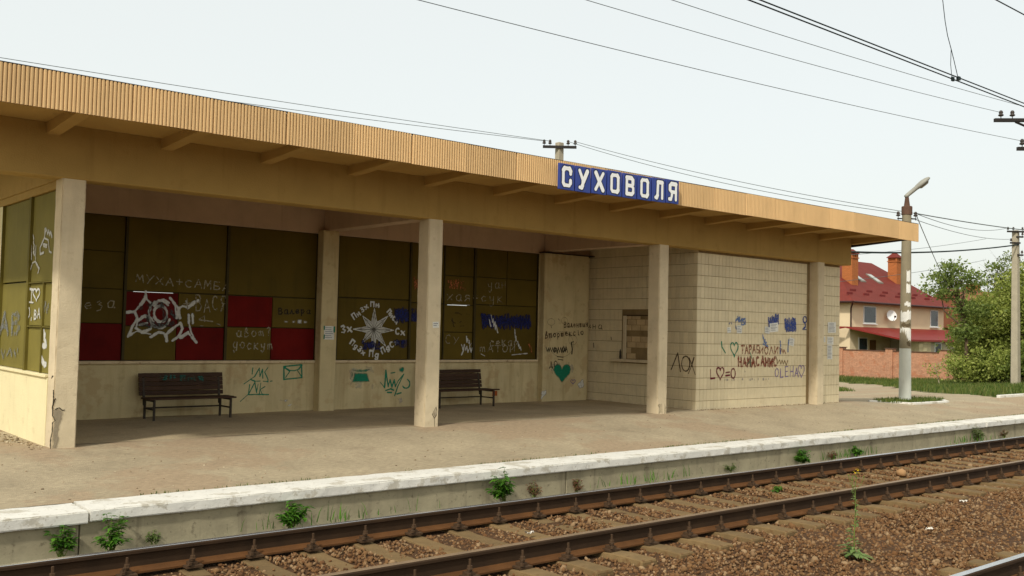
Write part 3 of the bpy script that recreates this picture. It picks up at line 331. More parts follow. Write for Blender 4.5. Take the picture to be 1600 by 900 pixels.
('D','green',[],[[(14.161,0.687),(14.165,0.706),(14.192,0.749),(14.251,0.783),(14.33,0.781),(14.398,0.738),(14.426,0.67),(14.402,0.597),(14.337,0.531),(14.26,0.472),(14.201,0.42),(14.174,0.381),(14.17,0.366),(14.165,0.381),(14.135,0.421),(14.074,0.475),(13.995,0.536),(13.928,0.603),(13.9,0.674),(13.924,0.741),(13.988,0.782),(14.065,0.784),(14.126,0.749),(14.156,0.706),(14.161,0.687)]],0.01,16,0.008,0),
('D','halo',[],[[(14.16,0.703),(14.165,0.727),(14.199,0.779),(14.274,0.821),(14.373,0.818),(14.458,0.766),(14.494,0.682),(14.463,0.593),(14.381,0.513),(14.285,0.44),(14.211,0.376),(14.176,0.329),(14.171,0.31),(14.165,0.329),(14.128,0.378),(14.051,0.444),(13.953,0.519),(13.869,0.6),(13.834,0.688),(13.864,0.769),(13.944,0.82),(14.041,0.822),(14.117,0.779),(14.154,0.727),(14.16,0.703)]],0.02,14,0.008,1.2),
('D','lilac',[([(14.487,0.426),(14.488,0.43),(14.495,0.44),(14.511,0.447),(14.533,0.447),(14.551,0.437),(14.558,0.421),(14.552,0.405),(14.534,0.39),(14.513,0.377),(14.497,0.365),(14.49,0.356),(14.489,0.353),(14.487,0.357),(14.479,0.366),(14.463,0.378),(14.441,0.392),(14.423,0.407),(14.415,0.424),(14.422,0.439),(14.44,0.448),(14.461,0.448),(14.477,0.44),(14.485,0.43),(14.487,0.426)],0.012)],[],0,30,0.008,0),
('D','whitewash',[],[[(14.596,0.351),(14.774,0.456),(14.814,0.347),(14.799,0.243),(14.689,0.258)],[(13.589,0.232),(13.724,0.247),(13.743,0.166),(13.593,0.07)]],0.02,12,0.008,0),
('S','brownp',[([(12.815,0.763),(12.653,1.097),(12.578,0.734)],0.018),([(12.343,0.899),(12.35,0.842),(12.371,0.794),(12.404,0.76),(12.443,0.747),(12.483,0.756),(12.518,0.787),(12.541,0.834),(12.55,0.89),(12.543,0.947),(12.522,0.996),(12.489,1.029),(12.449,1.042),(12.409,1.032),(12.375,1.002),(12.352,0.955),(12.343,0.899)],0.018),([(12.364,1.021),(12.289,0.877),(12.207,0.692)],0.018),([(12.243,1.021),(12.303,0.853),(12.376,0.703)],0.018)],[],0,30,0.008,0),
('S','black',[([(15.014,1.235),(15.004,1.143)],0.014),([(14.222,1.051),(14.211,0.911)],0.014),([(14.494,1.377),(14.479,1.32)],0.014)],[],0,30,0.008,0),
('T','maroon',[([(15.51,0.788),(15.519,0.608),(15.649,0.617)],0.024),([(15.818,0.765),(15.82,0.777),(15.832,0.802),(15.859,0.821),(15.894,0.82),(15.924,0.795),(15.937,0.756),(15.926,0.713),(15.897,0.675),(15.862,0.64),(15.836,0.61),(15.824,0.587),(15.822,0.578),(15.82,0.587),(15.806,0.61),(15.779,0.642),(15.743,0.677),(15.712,0.716),(15.7,0.758),(15.711,0.797),(15.74,0.821),(15.775,0.822),(15.802,0.802),(15.815,0.777),(15.818,0.765)],0.024),([(16.002,0.721),(16.122,0.731)],0.024),([(15.999,0.658),(16.124,0.668)],0.024),([(16.31,0.7),(16.306,0.662),(16.291,0.631),(16.269,0.61),(16.242,0.603),(16.215,0.611),(16.192,0.632),(16.176,0.664),(16.17,0.702),(16.174,0.739),(16.189,0.771),(16.211,0.792),(16.238,0.799),(16.265,0.791),(16.288,0.77),(16.304,0.738),(16.31,0.7)],0.024)],[],0,30,0.01,0),
('T','green',[([(16.266,1.258),(16.268,1.271),(16.281,1.3),(16.309,1.323),(16.347,1.323),(16.38,1.294),(16.393,1.249),(16.382,1.199),(16.351,1.154),(16.314,1.113),(16.285,1.077),(16.272,1.05),(16.27,1.04),(16.268,1.05),(16.254,1.077),(16.224,1.113),(16.186,1.153),(16.153,1.198),(16.139,1.247),(16.151,1.293),(16.182,1.321),(16.22,1.323),(16.249,1.3),(16.263,1.271),(16.266,1.258)],0.022),([(15.847,1.337),(15.862,1.235),(15.975,1.121)],0.022)],[],0,30,0.01,0),
('T','rust',[([(16.504,1.264),(16.596,1.267)],0.026),([(16.549,1.263),(16.545,1.112)],0.026),([(16.631,1.102),(16.68,1.267),(16.725,1.106)],0.026),([(16.647,1.166),(16.709,1.162)],0.026),([(16.773,1.107),(16.77,1.27),(16.833,1.264),(16.845,1.231),(16.824,1.192),(16.767,1.187)],0.026),([(16.889,1.114),(16.936,1.28),(16.985,1.118)],0.026),([(16.91,1.179),(16.97,1.176)],0.026),([(17.101,1.27),(17.029,1.272),(17.029,1.117),(17.086,1.117),(17.106,1.145),(17.103,1.18),(17.029,1.196)],0.026)],[],0.006,30,0.008,0),
('T','rust',[([(17.133,1.238),(17.135,1.102),(17.241,1.239),(17.24,1.101)],0.022),([(17.428,1.176),(17.425,1.206),(17.407,1.225),(17.391,1.244),(17.364,1.25),(17.347,1.245),(17.322,1.226),(17.307,1.206),(17.304,1.175),(17.311,1.146),(17.324,1.123),(17.345,1.104),(17.363,1.099),(17.393,1.103),(17.411,1.122),(17.419,1.144),(17.428,1.174)],0.022),([(17.477,1.1),(17.546,1.245),(17.608,1.101)],0.022),([(17.666,1.259),(17.667,1.098),(17.778,1.262),(17.774,1.103)],0.022)],[],0.006,30,0.008,0),
('T','rust',[([(17.822,1.237),(17.887,1.14),(17.921,1.214),(17.972,1.114),(17.997,1.19),(18.066,1.107)],0.02)],[],0,30,0.008,0),
('T','redp',[([(16.411,0.85),(16.409,1.028)],0.034),([(16.501,0.848),(16.499,1.024)],0.034),([(16.409,0.936),(16.499,0.937)],0.034),([(16.552,0.844),(16.606,1.008),(16.664,0.849)],0.034),([(16.578,0.907),(16.639,0.91)],0.034),([(16.708,0.843),(16.723,1.025),(16.764,0.911),(16.799,1.024),(16.819,0.848)],0.034),([(16.861,0.838),(16.915,1.001),(16.969,0.841)],0.034),([(16.878,0.903),(16.947,0.903)],0.034),([(17.1,1.017),(17.077,1.033),(17.059,1.038),(17.042,1.026),(17.027,1.008),(17.02,0.98),(17.014,0.95),(17.016,0.914),(17.031,0.89),(17.042,0.866),(17.063,0.862),(17.078,0.864),(17.097,0.877)],0.034)],[],0.008,30,0.008,0),
('T','redp',[([(17.181,0.857),(17.233,1.043),(17.291,0.856)],0.034),([(17.202,0.923),(17.266,0.929)],0.034),([(17.342,0.845),(17.338,1)],0.034),([(17.432,0.843),(17.43,1.001)],0.034),([(17.342,0.923),(17.427,0.923)],0.034),([(17.488,0.993),(17.488,0.841),(17.579,0.989),(17.577,0.84)],0.034),([(17.716,1),(17.703,1.018),(17.681,1.025),(17.666,1.014),(17.647,0.996),(17.64,0.967),(17.633,0.938),(17.642,0.903),(17.652,0.874),(17.663,0.851),(17.683,0.845),(17.7,0.852),(17.72,0.861)],0.034)],[],0.008,30,0.008,0),
('T','olivep',[([(17.748,0.981),(17.771,0.891),(17.843,0.972),(17.889,0.882),(17.935,0.966),(17.986,0.881),(18.029,0.957),(18.09,0.858),(18.146,0.956)],0.018)],[],0,30,0.008,0),
('T','green',[([(16.804,1.123),(16.855,1.005)],0.012),([(16.712,0.874),(16.807,0.976),(16.835,0.829)],0.012)],[],0,30,0.008,0),
('T','lilac',[([(17.809,0.702),(17.8,0.738),(17.792,0.764),(17.769,0.781),(17.741,0.788),(17.722,0.779),(17.704,0.762),(17.686,0.732),(17.688,0.703),(17.692,0.669),(17.698,0.639),(17.722,0.618),(17.75,0.614),(17.767,0.624),(17.786,0.644),(17.803,0.669),(17.806,0.702)],0.02),([(17.884,0.778),(17.878,0.594),(17.979,0.604)],0.02),([(18.158,0.828),(18.054,0.825),(18.062,0.612),(18.167,0.619)],0.02),([(18.058,0.723),(18.14,0.724)],0.02),([(18.239,0.604),(18.244,0.833)],0.02),([(18.354,0.608),(18.353,0.832)],0.02),([(18.24,0.719),(18.353,0.72)],0.02),([(18.415,0.606),(18.48,0.787),(18.547,0.601)],0.02),([(18.438,0.675),(18.524,0.673)],0.02)],[],0,30,0.008,0),
('T','lilac',[([(18.662,0.784),(18.663,0.796),(18.675,0.824),(18.701,0.846),(18.735,0.844),(18.765,0.817),(18.777,0.774),(18.766,0.728),(18.738,0.685),(18.704,0.647),(18.679,0.614),(18.667,0.589),(18.665,0.579),(18.663,0.589),(18.65,0.614),(18.623,0.649),(18.589,0.687),(18.559,0.73),(18.547,0.776),(18.558,0.819),(18.586,0.845),(18.62,0.846),(18.646,0.824),(18.659,0.796),(18.662,0.784)],0.02)],[],0,30,0.008,0),
('T','blue2',[([(17.428,1.856),(17.452,1.641),(17.473,1.84),(17.474,1.637),(17.494,1.857),(17.536,1.666),(17.543,1.879),(17.557,1.691),(17.569,1.909),(17.587,1.668),(17.604,1.875),(17.626,1.685),(17.625,1.882),(17.662,1.7),(17.67,1.936),(17.691,1.685),(17.693,1.941),(17.715,1.693),(17.741,1.913),(17.738,1.74),(17.776,1.94),(17.786,1.744)],0.026),([(17.445,1.783),(17.483,1.603),(17.485,1.774),(17.508,1.638),(17.544,1.78),(17.562,1.648),(17.573,1.802),(17.614,1.641),(17.607,1.805),(17.635,1.639),(17.673,1.837),(17.699,1.654),(17.72,1.846),(17.724,1.659),(17.748,1.854)],0.026)],[],0.006,22,0.008,0),
('T','blue2',[([(18.012,1.834),(18.038,1.635),(18.04,1.852),(18.089,1.596),(18.097,1.842),(18.11,1.628),(18.112,1.835),(18.134,1.588),(18.166,1.879),(18.186,1.633),(18.183,1.868),(18.219,1.593),(18.236,1.835),(18.249,1.604),(18.258,1.841),(18.278,1.64),(18.306,1.884),(18.315,1.627),(18.339,1.866),(18.361,1.593),(18.361,1.857),(18.385,1.619),(18.384,1.85),(18.426,1.643),(18.415,1.87),(18.444,1.613)],0.024),([(18.046,1.773),(18.09,1.58),(18.098,1.754),(18.139,1.591),(18.145,1.772),(18.175,1.585),(18.186,1.752),(18.237,1.602),(18.237,1.776),(18.275,1.61),(18.293,1.769),(18.307,1.588),(18.326,1.755),(18.351,1.606),(18.401,1.758),(18.428,1.596),(18.436,1.777)],0.024)],[],0.006,22,0.008,0),
('T','blue2',[([(18.841,1.854),(18.836,1.827),(18.822,1.804),(18.801,1.789),(18.776,1.783),(18.75,1.788),(18.729,1.802),(18.714,1.824),(18.709,1.85),(18.713,1.877),(18.727,1.9),(18.748,1.915),(18.773,1.921),(18.799,1.916),(18.821,1.902),(18.835,1.88),(18.841,1.854)],0.028),([(18.787,1.79),(18.799,1.696),(18.707,1.641),(18.834,1.634)],0.028)],[],0,30,0.008,0),
('T','bluesoft',[([(16.046,1.706),(16.158,1.715)],0.03),([(16.437,1.595),(16.4,1.586),(16.363,1.591),(16.329,1.607),(16.302,1.634),(16.285,1.668),(16.28,1.707),(16.288,1.744),(16.307,1.777),(16.336,1.802),(16.371,1.816),(16.409,1.817),(16.445,1.806)],0.03),([(16.487,1.792),(16.491,1.573)],0.03),([(16.382,1.795),(16.611,1.818),(16.623,1.707),(16.489,1.69)],0.03)],[],0.006,30,0.008,0.1),
('T','bluesoft',[([(16.361,1.853),(16.4,1.759),(16.429,1.842),(16.444,1.752),(16.501,1.822),(16.535,1.744),(16.554,1.799),(16.591,1.72),(16.607,1.783)],0.03)],[],0,30,0.008,0.2),
('T','bluesoft',[([(17.225,1.499),(17.238,1.414),(17.244,1.443),(17.281,1.352),(17.298,1.39),(17.318,1.297),(17.352,1.331)],0.035),([(17.245,1.302),(17.422,1.259)],0.035),([(17.857,1.368),(17.874,1.261)],0.035),([(18.171,1.401),(18.149,1.156)],0.035)],[],0.008,30,0.008,0),
('T','blue2',[([(17.865,1.216),(17.861,1.11)],0.035)],[],0,30,0.008,0),
('T','greysm',[([(15.987,0.578),(17.537,0.572)],0.03),([(16.546,0.802),(16.668,0.684)],0.03)],[],0.01,30,0.008,1),
('W','green',[([(7.233,0.751),(7.223,0.651)],0.014),([(7.085,0.489),(7.272,0.611),(7.348,0.745),(7.364,0.609),(7.408,0.729),(7.416,0.579)],0.014),([(7.505,0.759),(7.448,0.679),(7.512,0.557),(7.512,0.512)],0.014),([(7.21,0.557),(7.275,0.531),(7.372,0.531)],0.014),([(7.426,0.528),(7.514,0.519)],0.014),([(7.557,0.526),(7.59,0.529)],0.014),([(7.275,0.526),(7.314,0.34),(7.336,0.48)],0.014),([(7.186,0.473),(7.171,0.314),(7.266,0.491)],0.014),([(7.384,0.499),(7.364,0.309)],0.014),([(7.462,0.437),(7.377,0.389),(7.423,0.302)],0.014),([(7.16,0.309),(7.326,0.31),(7.533,0.3)],0.014),([(7.032,0.204),(7.155,0.304)],0.014)],[],0.002,30,0.008,0),
('W','green',[([(7.806,0.552),(7.798,0.772),(8.131,0.8),(8.145,0.578),(7.806,0.552)],0.02),([(7.815,0.756),(7.896,0.704),(7.998,0.698),(8.077,0.723),(8.137,0.79)],0.02),([(7.838,0.588),(7.908,0.684)],0.02),([(8.054,0.703),(8.144,0.588)],0.02)],[],0.002,30,0.008,0),
('W','whitewash',[],[[(7.745,0.208),(7.902,0.213),(7.859,0.164),(7.802,0.181)],[(7.883,0.102),(7.949,0.151),(7.996,0.118),(7.929,0.085)]],0.012,20,0.008,0),
('W','halo',[],[[(9.068,0.73),(9.555,0.757),(9.615,0.415),(9.568,0.364),(9.115,0.374)]],0.03,12,0.008,0.7),
('W','green',[],[[(9.139,0.699),(9.532,0.715),(9.437,0.661),(9.247,0.659)],[(9.188,0.647),(9.462,0.644),(9.521,0.478),(9.14,0.473)],[(9.124,0.678),(9.172,0.637),(9.133,0.536)]],0.004,30,0.008,0),
('W','green',[([(9.747,0.464),(9.837,0.369),(9.856,0.686),(9.915,0.388),(9.951,0.513),(9.998,0.376),(10.043,0.511),(10.073,0.385),(10.132,0.489),(10.255,0.614),(10.135,0.404),(10.061,0.217)],0.02),([(9.863,0.316),(9.974,0.345),(10.037,0.318)],0.02),([(9.902,0.28),(9.989,0.277)],0.02),([(10.335,0.512),(10.364,0.494),(10.384,0.468),(10.393,0.436),(10.39,0.405),(10.375,0.377),(10.35,0.357),(10.319,0.348),(10.286,0.352),(10.256,0.366),(10.234,0.391)],0.02),([(9.964,0.634),(10.056,0.648)],0.02),([(10.115,0.247),(10.203,0.266)],0.02)],[],0.002,30,0.008,0),
('W','green',[],[[(10.267,0.698),(10.258,0.669),(10.233,0.649),(10.199,0.645),(10.168,0.658),(10.148,0.684),(10.147,0.715),(10.165,0.741),(10.196,0.754),(10.23,0.749),(10.257,0.728),(10.267,0.698)]],0.012,22,0.008,0),
('W','greysm',[],[[(10.043,0.133),(10.218,0.181),(10.246,0.106),(10.146,0.067)]],0.03,12,0.008,0.1),
('L','white',[([(13.36,1.865),(13.149,1.848)],0.02),([(13.242,1.855),(13.246,1.691)],0.02),([(13.352,1.697),(13.149,1.69)],0.02)],[],0,30,0.008,0),
('L','white',[([(13.028,1.824),(13.026,1.831),(13.012,1.846),(12.978,1.857),(12.932,1.856),(12.89,1.84),(12.871,1.817),(12.883,1.792),(12.918,1.769),(12.961,1.749),(12.993,1.731),(13.008,1.717),(13.01,1.712),(13.013,1.717),(13.033,1.731),(13.071,1.75),(13.122,1.772),(13.166,1.796),(13.186,1.821),(13.174,1.845),(13.136,1.859),(13.089,1.859),(13.051,1.846),(13.032,1.831),(13.028,1.824)],0.018),([(12.964,1.86),(13.027,1.822)],0.018)],[],0,30,0.008,0),
('L','white',[([(13.29,1.563),(13.296,1.589),(13.307,1.608),(13.327,1.623),(13.347,1.628),(13.369,1.621),(13.381,1.61),(13.394,1.592),(13.4,1.564),(13.393,1.543),(13.382,1.523),(13.363,1.508),(13.344,1.504),(13.325,1.51),(13.31,1.52),(13.297,1.543),(13.292,1.565)],0.018),([(13.201,1.495),(13.209,1.47)],0.018),([(13.081,1.539),(13.011,1.546),(12.994,1.568),(13.022,1.592),(13.075,1.593),(13.08,1.485),(13.01,1.487),(12.981,1.511),(13.011,1.541)],0.018),([(12.933,1.5),(12.876,1.616),(12.82,1.498)],0.018),([(12.906,1.545),(12.837,1.544)],0.018)],[],0,30,0.008,0),
('L','white2',[([(13.286,2.543),(13.243,2.499),(13.256,2.497),(13.239,2.455),(13.267,2.454),(13.219,2.413),(13.221,2.409),(13.23,2.371),(13.24,2.373),(13.196,2.33),(13.241,2.329),(13.184,2.286)],0.022),([(13.339,2.107),(13.263,2.19),(13.132,2.204),(12.943,2.106),(12.995,2.056)],0.022),([(13.344,2.413),(13.316,2.24)],0.022),([(13.137,2.402),(13.128,2.233)],0.022),([(12.722,2.592),(12.771,2.478),(12.617,2.445)],0.022),([(12.766,2.592),(12.756,2.533),(12.679,2.574),(12.633,2.513),(12.598,2.557),(12.546,2.5),(12.515,2.539),(12.447,2.473)],0.022),([(12.771,2.478),(12.941,2.368),(12.928,2.284),(12.777,2.301)],0.022),([(12.81,2.404),(12.649,2.386)],0.022),([(12.789,2.375),(12.653,2.358)],0.022),([(12.6,2.444),(12.529,2.301),(12.446,2.286)],0.022)],[],0.004,30,0.008,0),
('L','white',[([(12.609,1.344),(12.59,1.291),(12.573,1.295),(12.591,1.243),(12.575,1.25),(12.526,1.201),(12.53,1.207),(12.528,1.157)],0.05),([(12.627,1.167),(12.504,1.17)],0.05),([(12.66,1.004),(12.534,0.944),(12.47,0.953)],0.05),([(12.607,1.306),(12.524,1.193)],0.05)],[],0.01,30,0.008,0),
('L','greyblue',[([(14.76,1.282),(14.556,1.547),(14.343,1.289)],0.05),([(14.68,1.381),(14.412,1.388)],0.05),([(14.123,1.413),(13.892,1.439),(13.817,1.492),(13.936,1.549),(14.151,1.542),(14.124,1.289),(13.894,1.296),(13.785,1.361),(13.881,1.426)],0.05)],[],0.02,14,0.008,0.1),
('L','greyblue',[([(14.673,1.058),(14.524,0.957),(14.431,1.073),(14.342,0.978),(14.189,1.077),(14.065,0.998),(13.993,1.077),(13.865,0.998),(13.802,1.085)],0.035),([(12.694,1.696),(12.629,1.579),(12.607,1.685),(12.503,1.559),(12.466,1.681)],0.035)],[],0.015,30,0.008,0.2),
('F1','crack',[([(3.242,0.833),(3.229,0.803)],0.01),([(3.257,0.672),(3.26,0.587),(3.258,0.496),(3.274,0.561),(3.283,0.571)],0.01),([(3.254,0.496),(3.259,0.379),(3.289,0.319),(3.262,0.3),(3.261,0.196),(3.248,0.119),(3.25,-0.009)],0.01),([(3.284,0.446),(3.327,0.468),(3.362,0.437),(3.387,0.439)],0.01)],[],0.003,30,0.005,0),
('F1','exposed',[],[[(3.266,0.444),(3.327,0.461),(3.368,0.427),(3.366,0.348),(3.347,0.257),(3.341,0.114),(3.327,-0.009),(3.26,-0.009),(3.266,0.196),(3.281,0.313),(3.266,0.378)]],0.012,18,0.008,0),
('F2','crack',[([(8.69,0.294),(8.653,0.236),(8.624,0.186),(8.663,0.124),(8.7,0.174),(8.702,0.242),(8.69,0.294)],0.007),([(8.663,0.124),(8.672,0.001)],0.007)],[],0,30,0.005,0),
('F2','exposed',[],[[(8.686,0.277),(8.632,0.185),(8.663,0.131),(8.695,0.178)]],0.004,30,0.008,0),
('F3','exposed2',[],[[(13.739,0.149),(13.853,0.187),(13.982,0.12),(13.985,-0.011),(13.743,-0.006)]],0.03,12,0.008,0.1),
]
# ------------------------------------------------------------------ colours
TRK = dict(
 asphalt=mat('asphalt', srgb(160, 146, 119), var=.16, scale=.9, rough=.95, bump=.5, bscale=70, spot=.35, spot_col=srgb(128,112,90), spot_scale=1.6, patch=srgb(157,138,111), patch_thr=.5, patch_scale=.35, bdist=.02, grain=.22, grain_scale=26, drag=(.55,1.6,1)),
 kerb=mat('limewash', srgb(214, 211, 200), var=.06, scale=6, rough=.9, bump=.35, bscale=25, patch=srgb(186,180,164), patch_thr=.54, patch_scale=4, spot=.6, spot_col=srgb(150,140,122), spot_scale=26),
 conc=mat('old_concrete', srgb(148, 139, 112), var=.2, scale=3, rough=.93, bump=.4, bscale=30, streak=.7, streak_col=srgb(92,82,64), spot=.5, spot_col=srgb(80,70,54), spot_scale=18),
 sleeper=mat('sleeper_concrete', srgb(114, 93, 61), var=.16, scale=6, rough=.95, bump=.4, bscale=60, patch=srgb(104,78,48), patch_thr=.6, patch_scale=5, rnd=.18),
 railtop=mat('rail_running_band', srgb(205, 205, 205), var=.08, scale=4, rough=.25, bump=0, metal=.9, spec=.5),
 railtop2=mat('rail_dull_band', srgb(140, 118, 92), var=.12, scale=6, rough=.5, bump=.05, metal=.35, spec=.4),
 rail=mat('rail_rust', srgb(54, 38, 22), var=.22, scale=5, rough=.85, bump=.2, bscale=60),
 foot=mat('rail_foot_rust', srgb(90, 58, 28), var=.2, scale=5, rough=.9, bump=.2, bscale=60),
 steel=mat('fastener_steel', srgb(70, 52, 34), var=.25, scale=20, rough=.8, bump=.2),
 bed=mat('ballast_dirt', srgb(78, 55, 33), var=.3, scale=9, rough=1, bump=.8, bscale=38, bdist=.03),
 stone=mat('ballast_stone', srgb(130, 95, 60), var=.25, scale=30, rough=.95, bump=.2, bscale=80, tint=[srgb(70,48,29), srgb(100,68,39), srgb(108,78,47), srgb(120,92,60), srgb(88,58,32), srgb(148,124,92), srgb(102,71,42)]),
 grass=mat('turf', srgb(74, 84, 34), var=.35, scale=.8, rough=1, bump=.7, bscale=22, patch=srgb(104,92,54), patch_thr=.58, patch_scale=.6, bdist=.05),
)
plaster = mat('pillar_plaster', srgb(206, 190, 158), var=.10, scale=2.5, rough=.93, bump=.55, bscale=55, spot=.35, spot_col=srgb(168,150,120), spot_scale=9, streak=.22, streak_col=srgb(150,128,96))
wallm = mat('wall_plaster', srgb(198, 181, 138), var=.10, scale=2, rough=.93, bump=.4, bscale=40, streak=.5, streak_col=srgb(150,124,82), streak_thr=.5, patch=srgb(188,166,124), patch_thr=.56, patch_scale=1.8, spot=.35, spot_col=srgb(156,136,100), spot_scale=6)
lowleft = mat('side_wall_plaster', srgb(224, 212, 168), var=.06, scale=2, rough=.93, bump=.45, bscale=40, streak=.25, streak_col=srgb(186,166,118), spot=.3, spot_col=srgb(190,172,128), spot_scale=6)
pink = mat('lintel_plaster', srgb(200, 174, 148), var=.10, scale=2, rough=.93, bump=.3, streak=.25, streak_col=srgb(120,92,74))
ochre = mat('beam_ochre', srgb(168, 138, 78), var=.08, scale=1.6, rough=.93, bump=.5, bscale=60, spot=.25, spot_col=srgb(136,104,54), spot_scale=3, streak=.4, streak_col=srgb(128,100,54))
soff = mat('soffit_ochre', srgb(168, 135, 76), var=.10, scale=1.5, rough=.93, bump=.25, spot=.2, spot_col=srgb(116,86,46), spot_scale=2)
fasc = mat('fascia_paint', srgb(216, 179, 126), var=.08, scale=1.2, rough=.75, bump=.1, rnd=.12, streak=.3, streak_col=srgb(146,112,70))
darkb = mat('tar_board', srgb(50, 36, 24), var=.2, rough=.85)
tilem = mat('wall_tile', srgb(214, 199, 163), var=.07, scale=5, rough=.62, bump=.12, bscale=50, rnd=.08, spec=.35, spot=.2, spot_col=srgb(166,146,108), spot_scale=4)
joint = mat('joint_mortar', srgb(132, 112, 78), var=.2, scale=6, rough=1, bump=.3)
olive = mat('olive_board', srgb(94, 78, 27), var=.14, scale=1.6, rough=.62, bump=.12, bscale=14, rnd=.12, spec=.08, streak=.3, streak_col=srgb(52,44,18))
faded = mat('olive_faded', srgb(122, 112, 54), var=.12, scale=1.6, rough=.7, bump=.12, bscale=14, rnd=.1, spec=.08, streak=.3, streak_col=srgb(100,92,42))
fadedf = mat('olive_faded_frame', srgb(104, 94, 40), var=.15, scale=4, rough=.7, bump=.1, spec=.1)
red = mat('red_board', srgb(98, 16, 10), var=.2, scale=3, rough=.62, bump=.12, bscale=14, rnd=.1, spec=.08, streak=.35, streak_col=srgb(58,12,9))
framem = mat('olive_frame', srgb(64, 54, 20), var=.18, scale=4, rough=.7, bump=.1)
woodd = mat('bench_wood', srgb(64, 44, 30), var=.25, scale=6, rough=.75, bump=.3, bscale=30, rnd=.2)
iron = mat('bench_iron', srgb(58, 50, 40), var=.25, scale=12, rough=.7, bump=.15)
paper = mat('paper', srgb(220, 218, 208), var=.08, scale=10, rough=.9, bump=.15, rnd=.08, spot=.55, spot_col=srgb(150,150,150), spot_scale=60)
blackm = mat('dark_iron', srgb(44, 40, 36), var=.2, rough=.7)
porc = mat('insulator', srgb(60, 52, 44), var=.2, rough=.35, bump=0)
polem = mat('pole_concrete', srgb(168, 158, 136), var=.08, scale=4, rough=.93, bump=.35, bscale=40, streak=.25, streak_col=srgb(128,118,98), spot=.2, spot_scale=20)

# ------------------------------------------------------------------ ground
def smooth(t): t = np.clip(t, 0, 1); return t*t*(3-2*t)
def gz(x, y):
    x = np.asarray(x, float); y = np.asarray(y, float); t = np.clip((y-9.47)/2.53, 0, 1)
    z = -.192*(1-t)-.1*smooth((x-20.5)/2.5)*t
    return z-.065*np.clip(y-13, 0, 19)*smooth((x-19.5)/3+.0)-.065*np.clip(y-16.2, 0, 16)*(1-smooth((x-19.5)/3))
# terrain sheet to the horizon
def axis(pts): return np.concatenate([np.linspace(a, b, n, endpoint=False) for a, b, n in pts]+[[pts[-1][1]]])
xs = axis([(-900,-60,12),(-60,0,30),(0,70,110),(70,150,20),(150,1400,16)]); ys = axis([(9.2,40,90),(40,120,24),(120,1400,18)])
X, Y = np.meshgrid(xs, ys, indexing='ij'); Z = gz(X, Y)-.04-.06*smooth((Y-14)/4)*0+.05*vnoise(X, Y, .35, 4)*(Y > 13)
Z = np.where((X > 1.5) & (X < 21) & (Y < 17.2), -.3, Z); Z = np.where(Y < 9.8, -.62, Z)
ix = np.arange(len(xs)*len(ys)).reshape(len(xs), len(ys))
F = np.stack([ix[:-1,:-1], ix[1:,:-1], ix[1:,1:], ix[:-1,1:]], -1).reshape(-1, 4)
structure(obj('ground', np_mesh('ground', np.stack([X, Y, Z], -1).reshape(-1, 3), F), TRK['grass'], smooth=True))
# ballast bed across both tracks and out to the far side
xs = axis([(-900,-40,8),(-40,80,120),(80,1400,12)]); ys = axis([(-900,-30,8),(-30,-2,8),(-2,8.9,40)])+.0; X, Y = np.meshgrid(xs, ys, indexing='ij'); Z = -.545+.02*vnoise(X, Y, 1.7, 9)-.07*smooth((Y-8.15)/.35)
ix = np.arange(len(xs)*len(ys)).reshape(len(xs), len(ys)); F = np.stack([ix[:-1,:-1], ix[1:,:-1], ix[1:,1:], ix[:-1,1:]], -1).reshape(-1, 4)
structure(obj('ballast_bed', np_mesh('ballast_bed', np.stack([X, Y, Z], -1).reshape(-1, 3), F), TRK['bed'], smooth=True))
# platform and the road that leaves it behind the lamp: one worn asphalt sheet
EDGE = [(20.2,15.2),(21.0,17.2),(26,20.0),(32,24),(38,29),(44,34),(50,40),(58,46)]
RGT = [(28.0,11.95),(28.5,12.9),(30.9,15.4),(35.5,18.6),(41.4,22.2),(47,26),(52,29.4),(55.4,33.4),(58,40),(58,46)]
def yend(x):
    if x < 1.9: return 17.0
    if x < 20.2: return 15.25
    return float(np.interp(x, [p[0] for p in EDGE], [p[1] for p in EDGE]))
def ybeg(x):                                              # behind the grass wedge the road starts further back
    return float(np.interp(x, [28.0,28.5,30.9,35.5,41.4,47,52,55.4,57.9], [11.95,12.9,15.4,18.6,22.2,26,29.4,33.4,40]))
xs = axis([(-40,0,60),(0,20.2,120),(20.2,58,150)]); n = 46; V = []; 
for x in xs:
    ye = yend(x)
    for t in np.linspace(0, 1, n):
        y = 9.46+(min(ye, 12.0)-9.46)*min(t*2, 1)+(ye-12.0)*max(0, t*2-1); V.append((x, y, 0))
V = np.array(V); 
V[:,2] = gz(V[:,0], V[:,1])+.006*vnoise(V[:,0], V[:,1], 1.3, 3)+.003*vnoise(V[:,0], V[:,1], 4.3, 5)
ix = np.arange(len(xs)*n).reshape(len(xs), n); F = np.stack([ix[:-1,:-1], ix[1:,:-1], ix[1:,1:], ix[:-1,1:]], -1).reshape(-1, 4)
c = V[F].mean(1); keep = np.array([not (p[0] > 28.0 and 11.95 < p[1] < ybeg(p[0])) for p in c])
platform = structure(obj('platform', np_mesh('platform', V, F[keep]), TRK['asphalt'], smooth=True))
# far stretch of the platform along the track
xs = axis([(58,140,40)]); V = np.array([(x, y, float(gz(x, y))) for x in xs for y in (9.46, 10.7, 11.95)]); ix = np.arange(len(xs)*3).reshape(len(xs), 3)
F = np.stack([ix[:-1,:-1], ix[1:,:-1], ix[1:,1:], ix[:-1,1:]], -1).reshape(-1, 4); obj('platform_strip', np_mesh('platform_strip', V, F), TRK['asphalt'], platform)
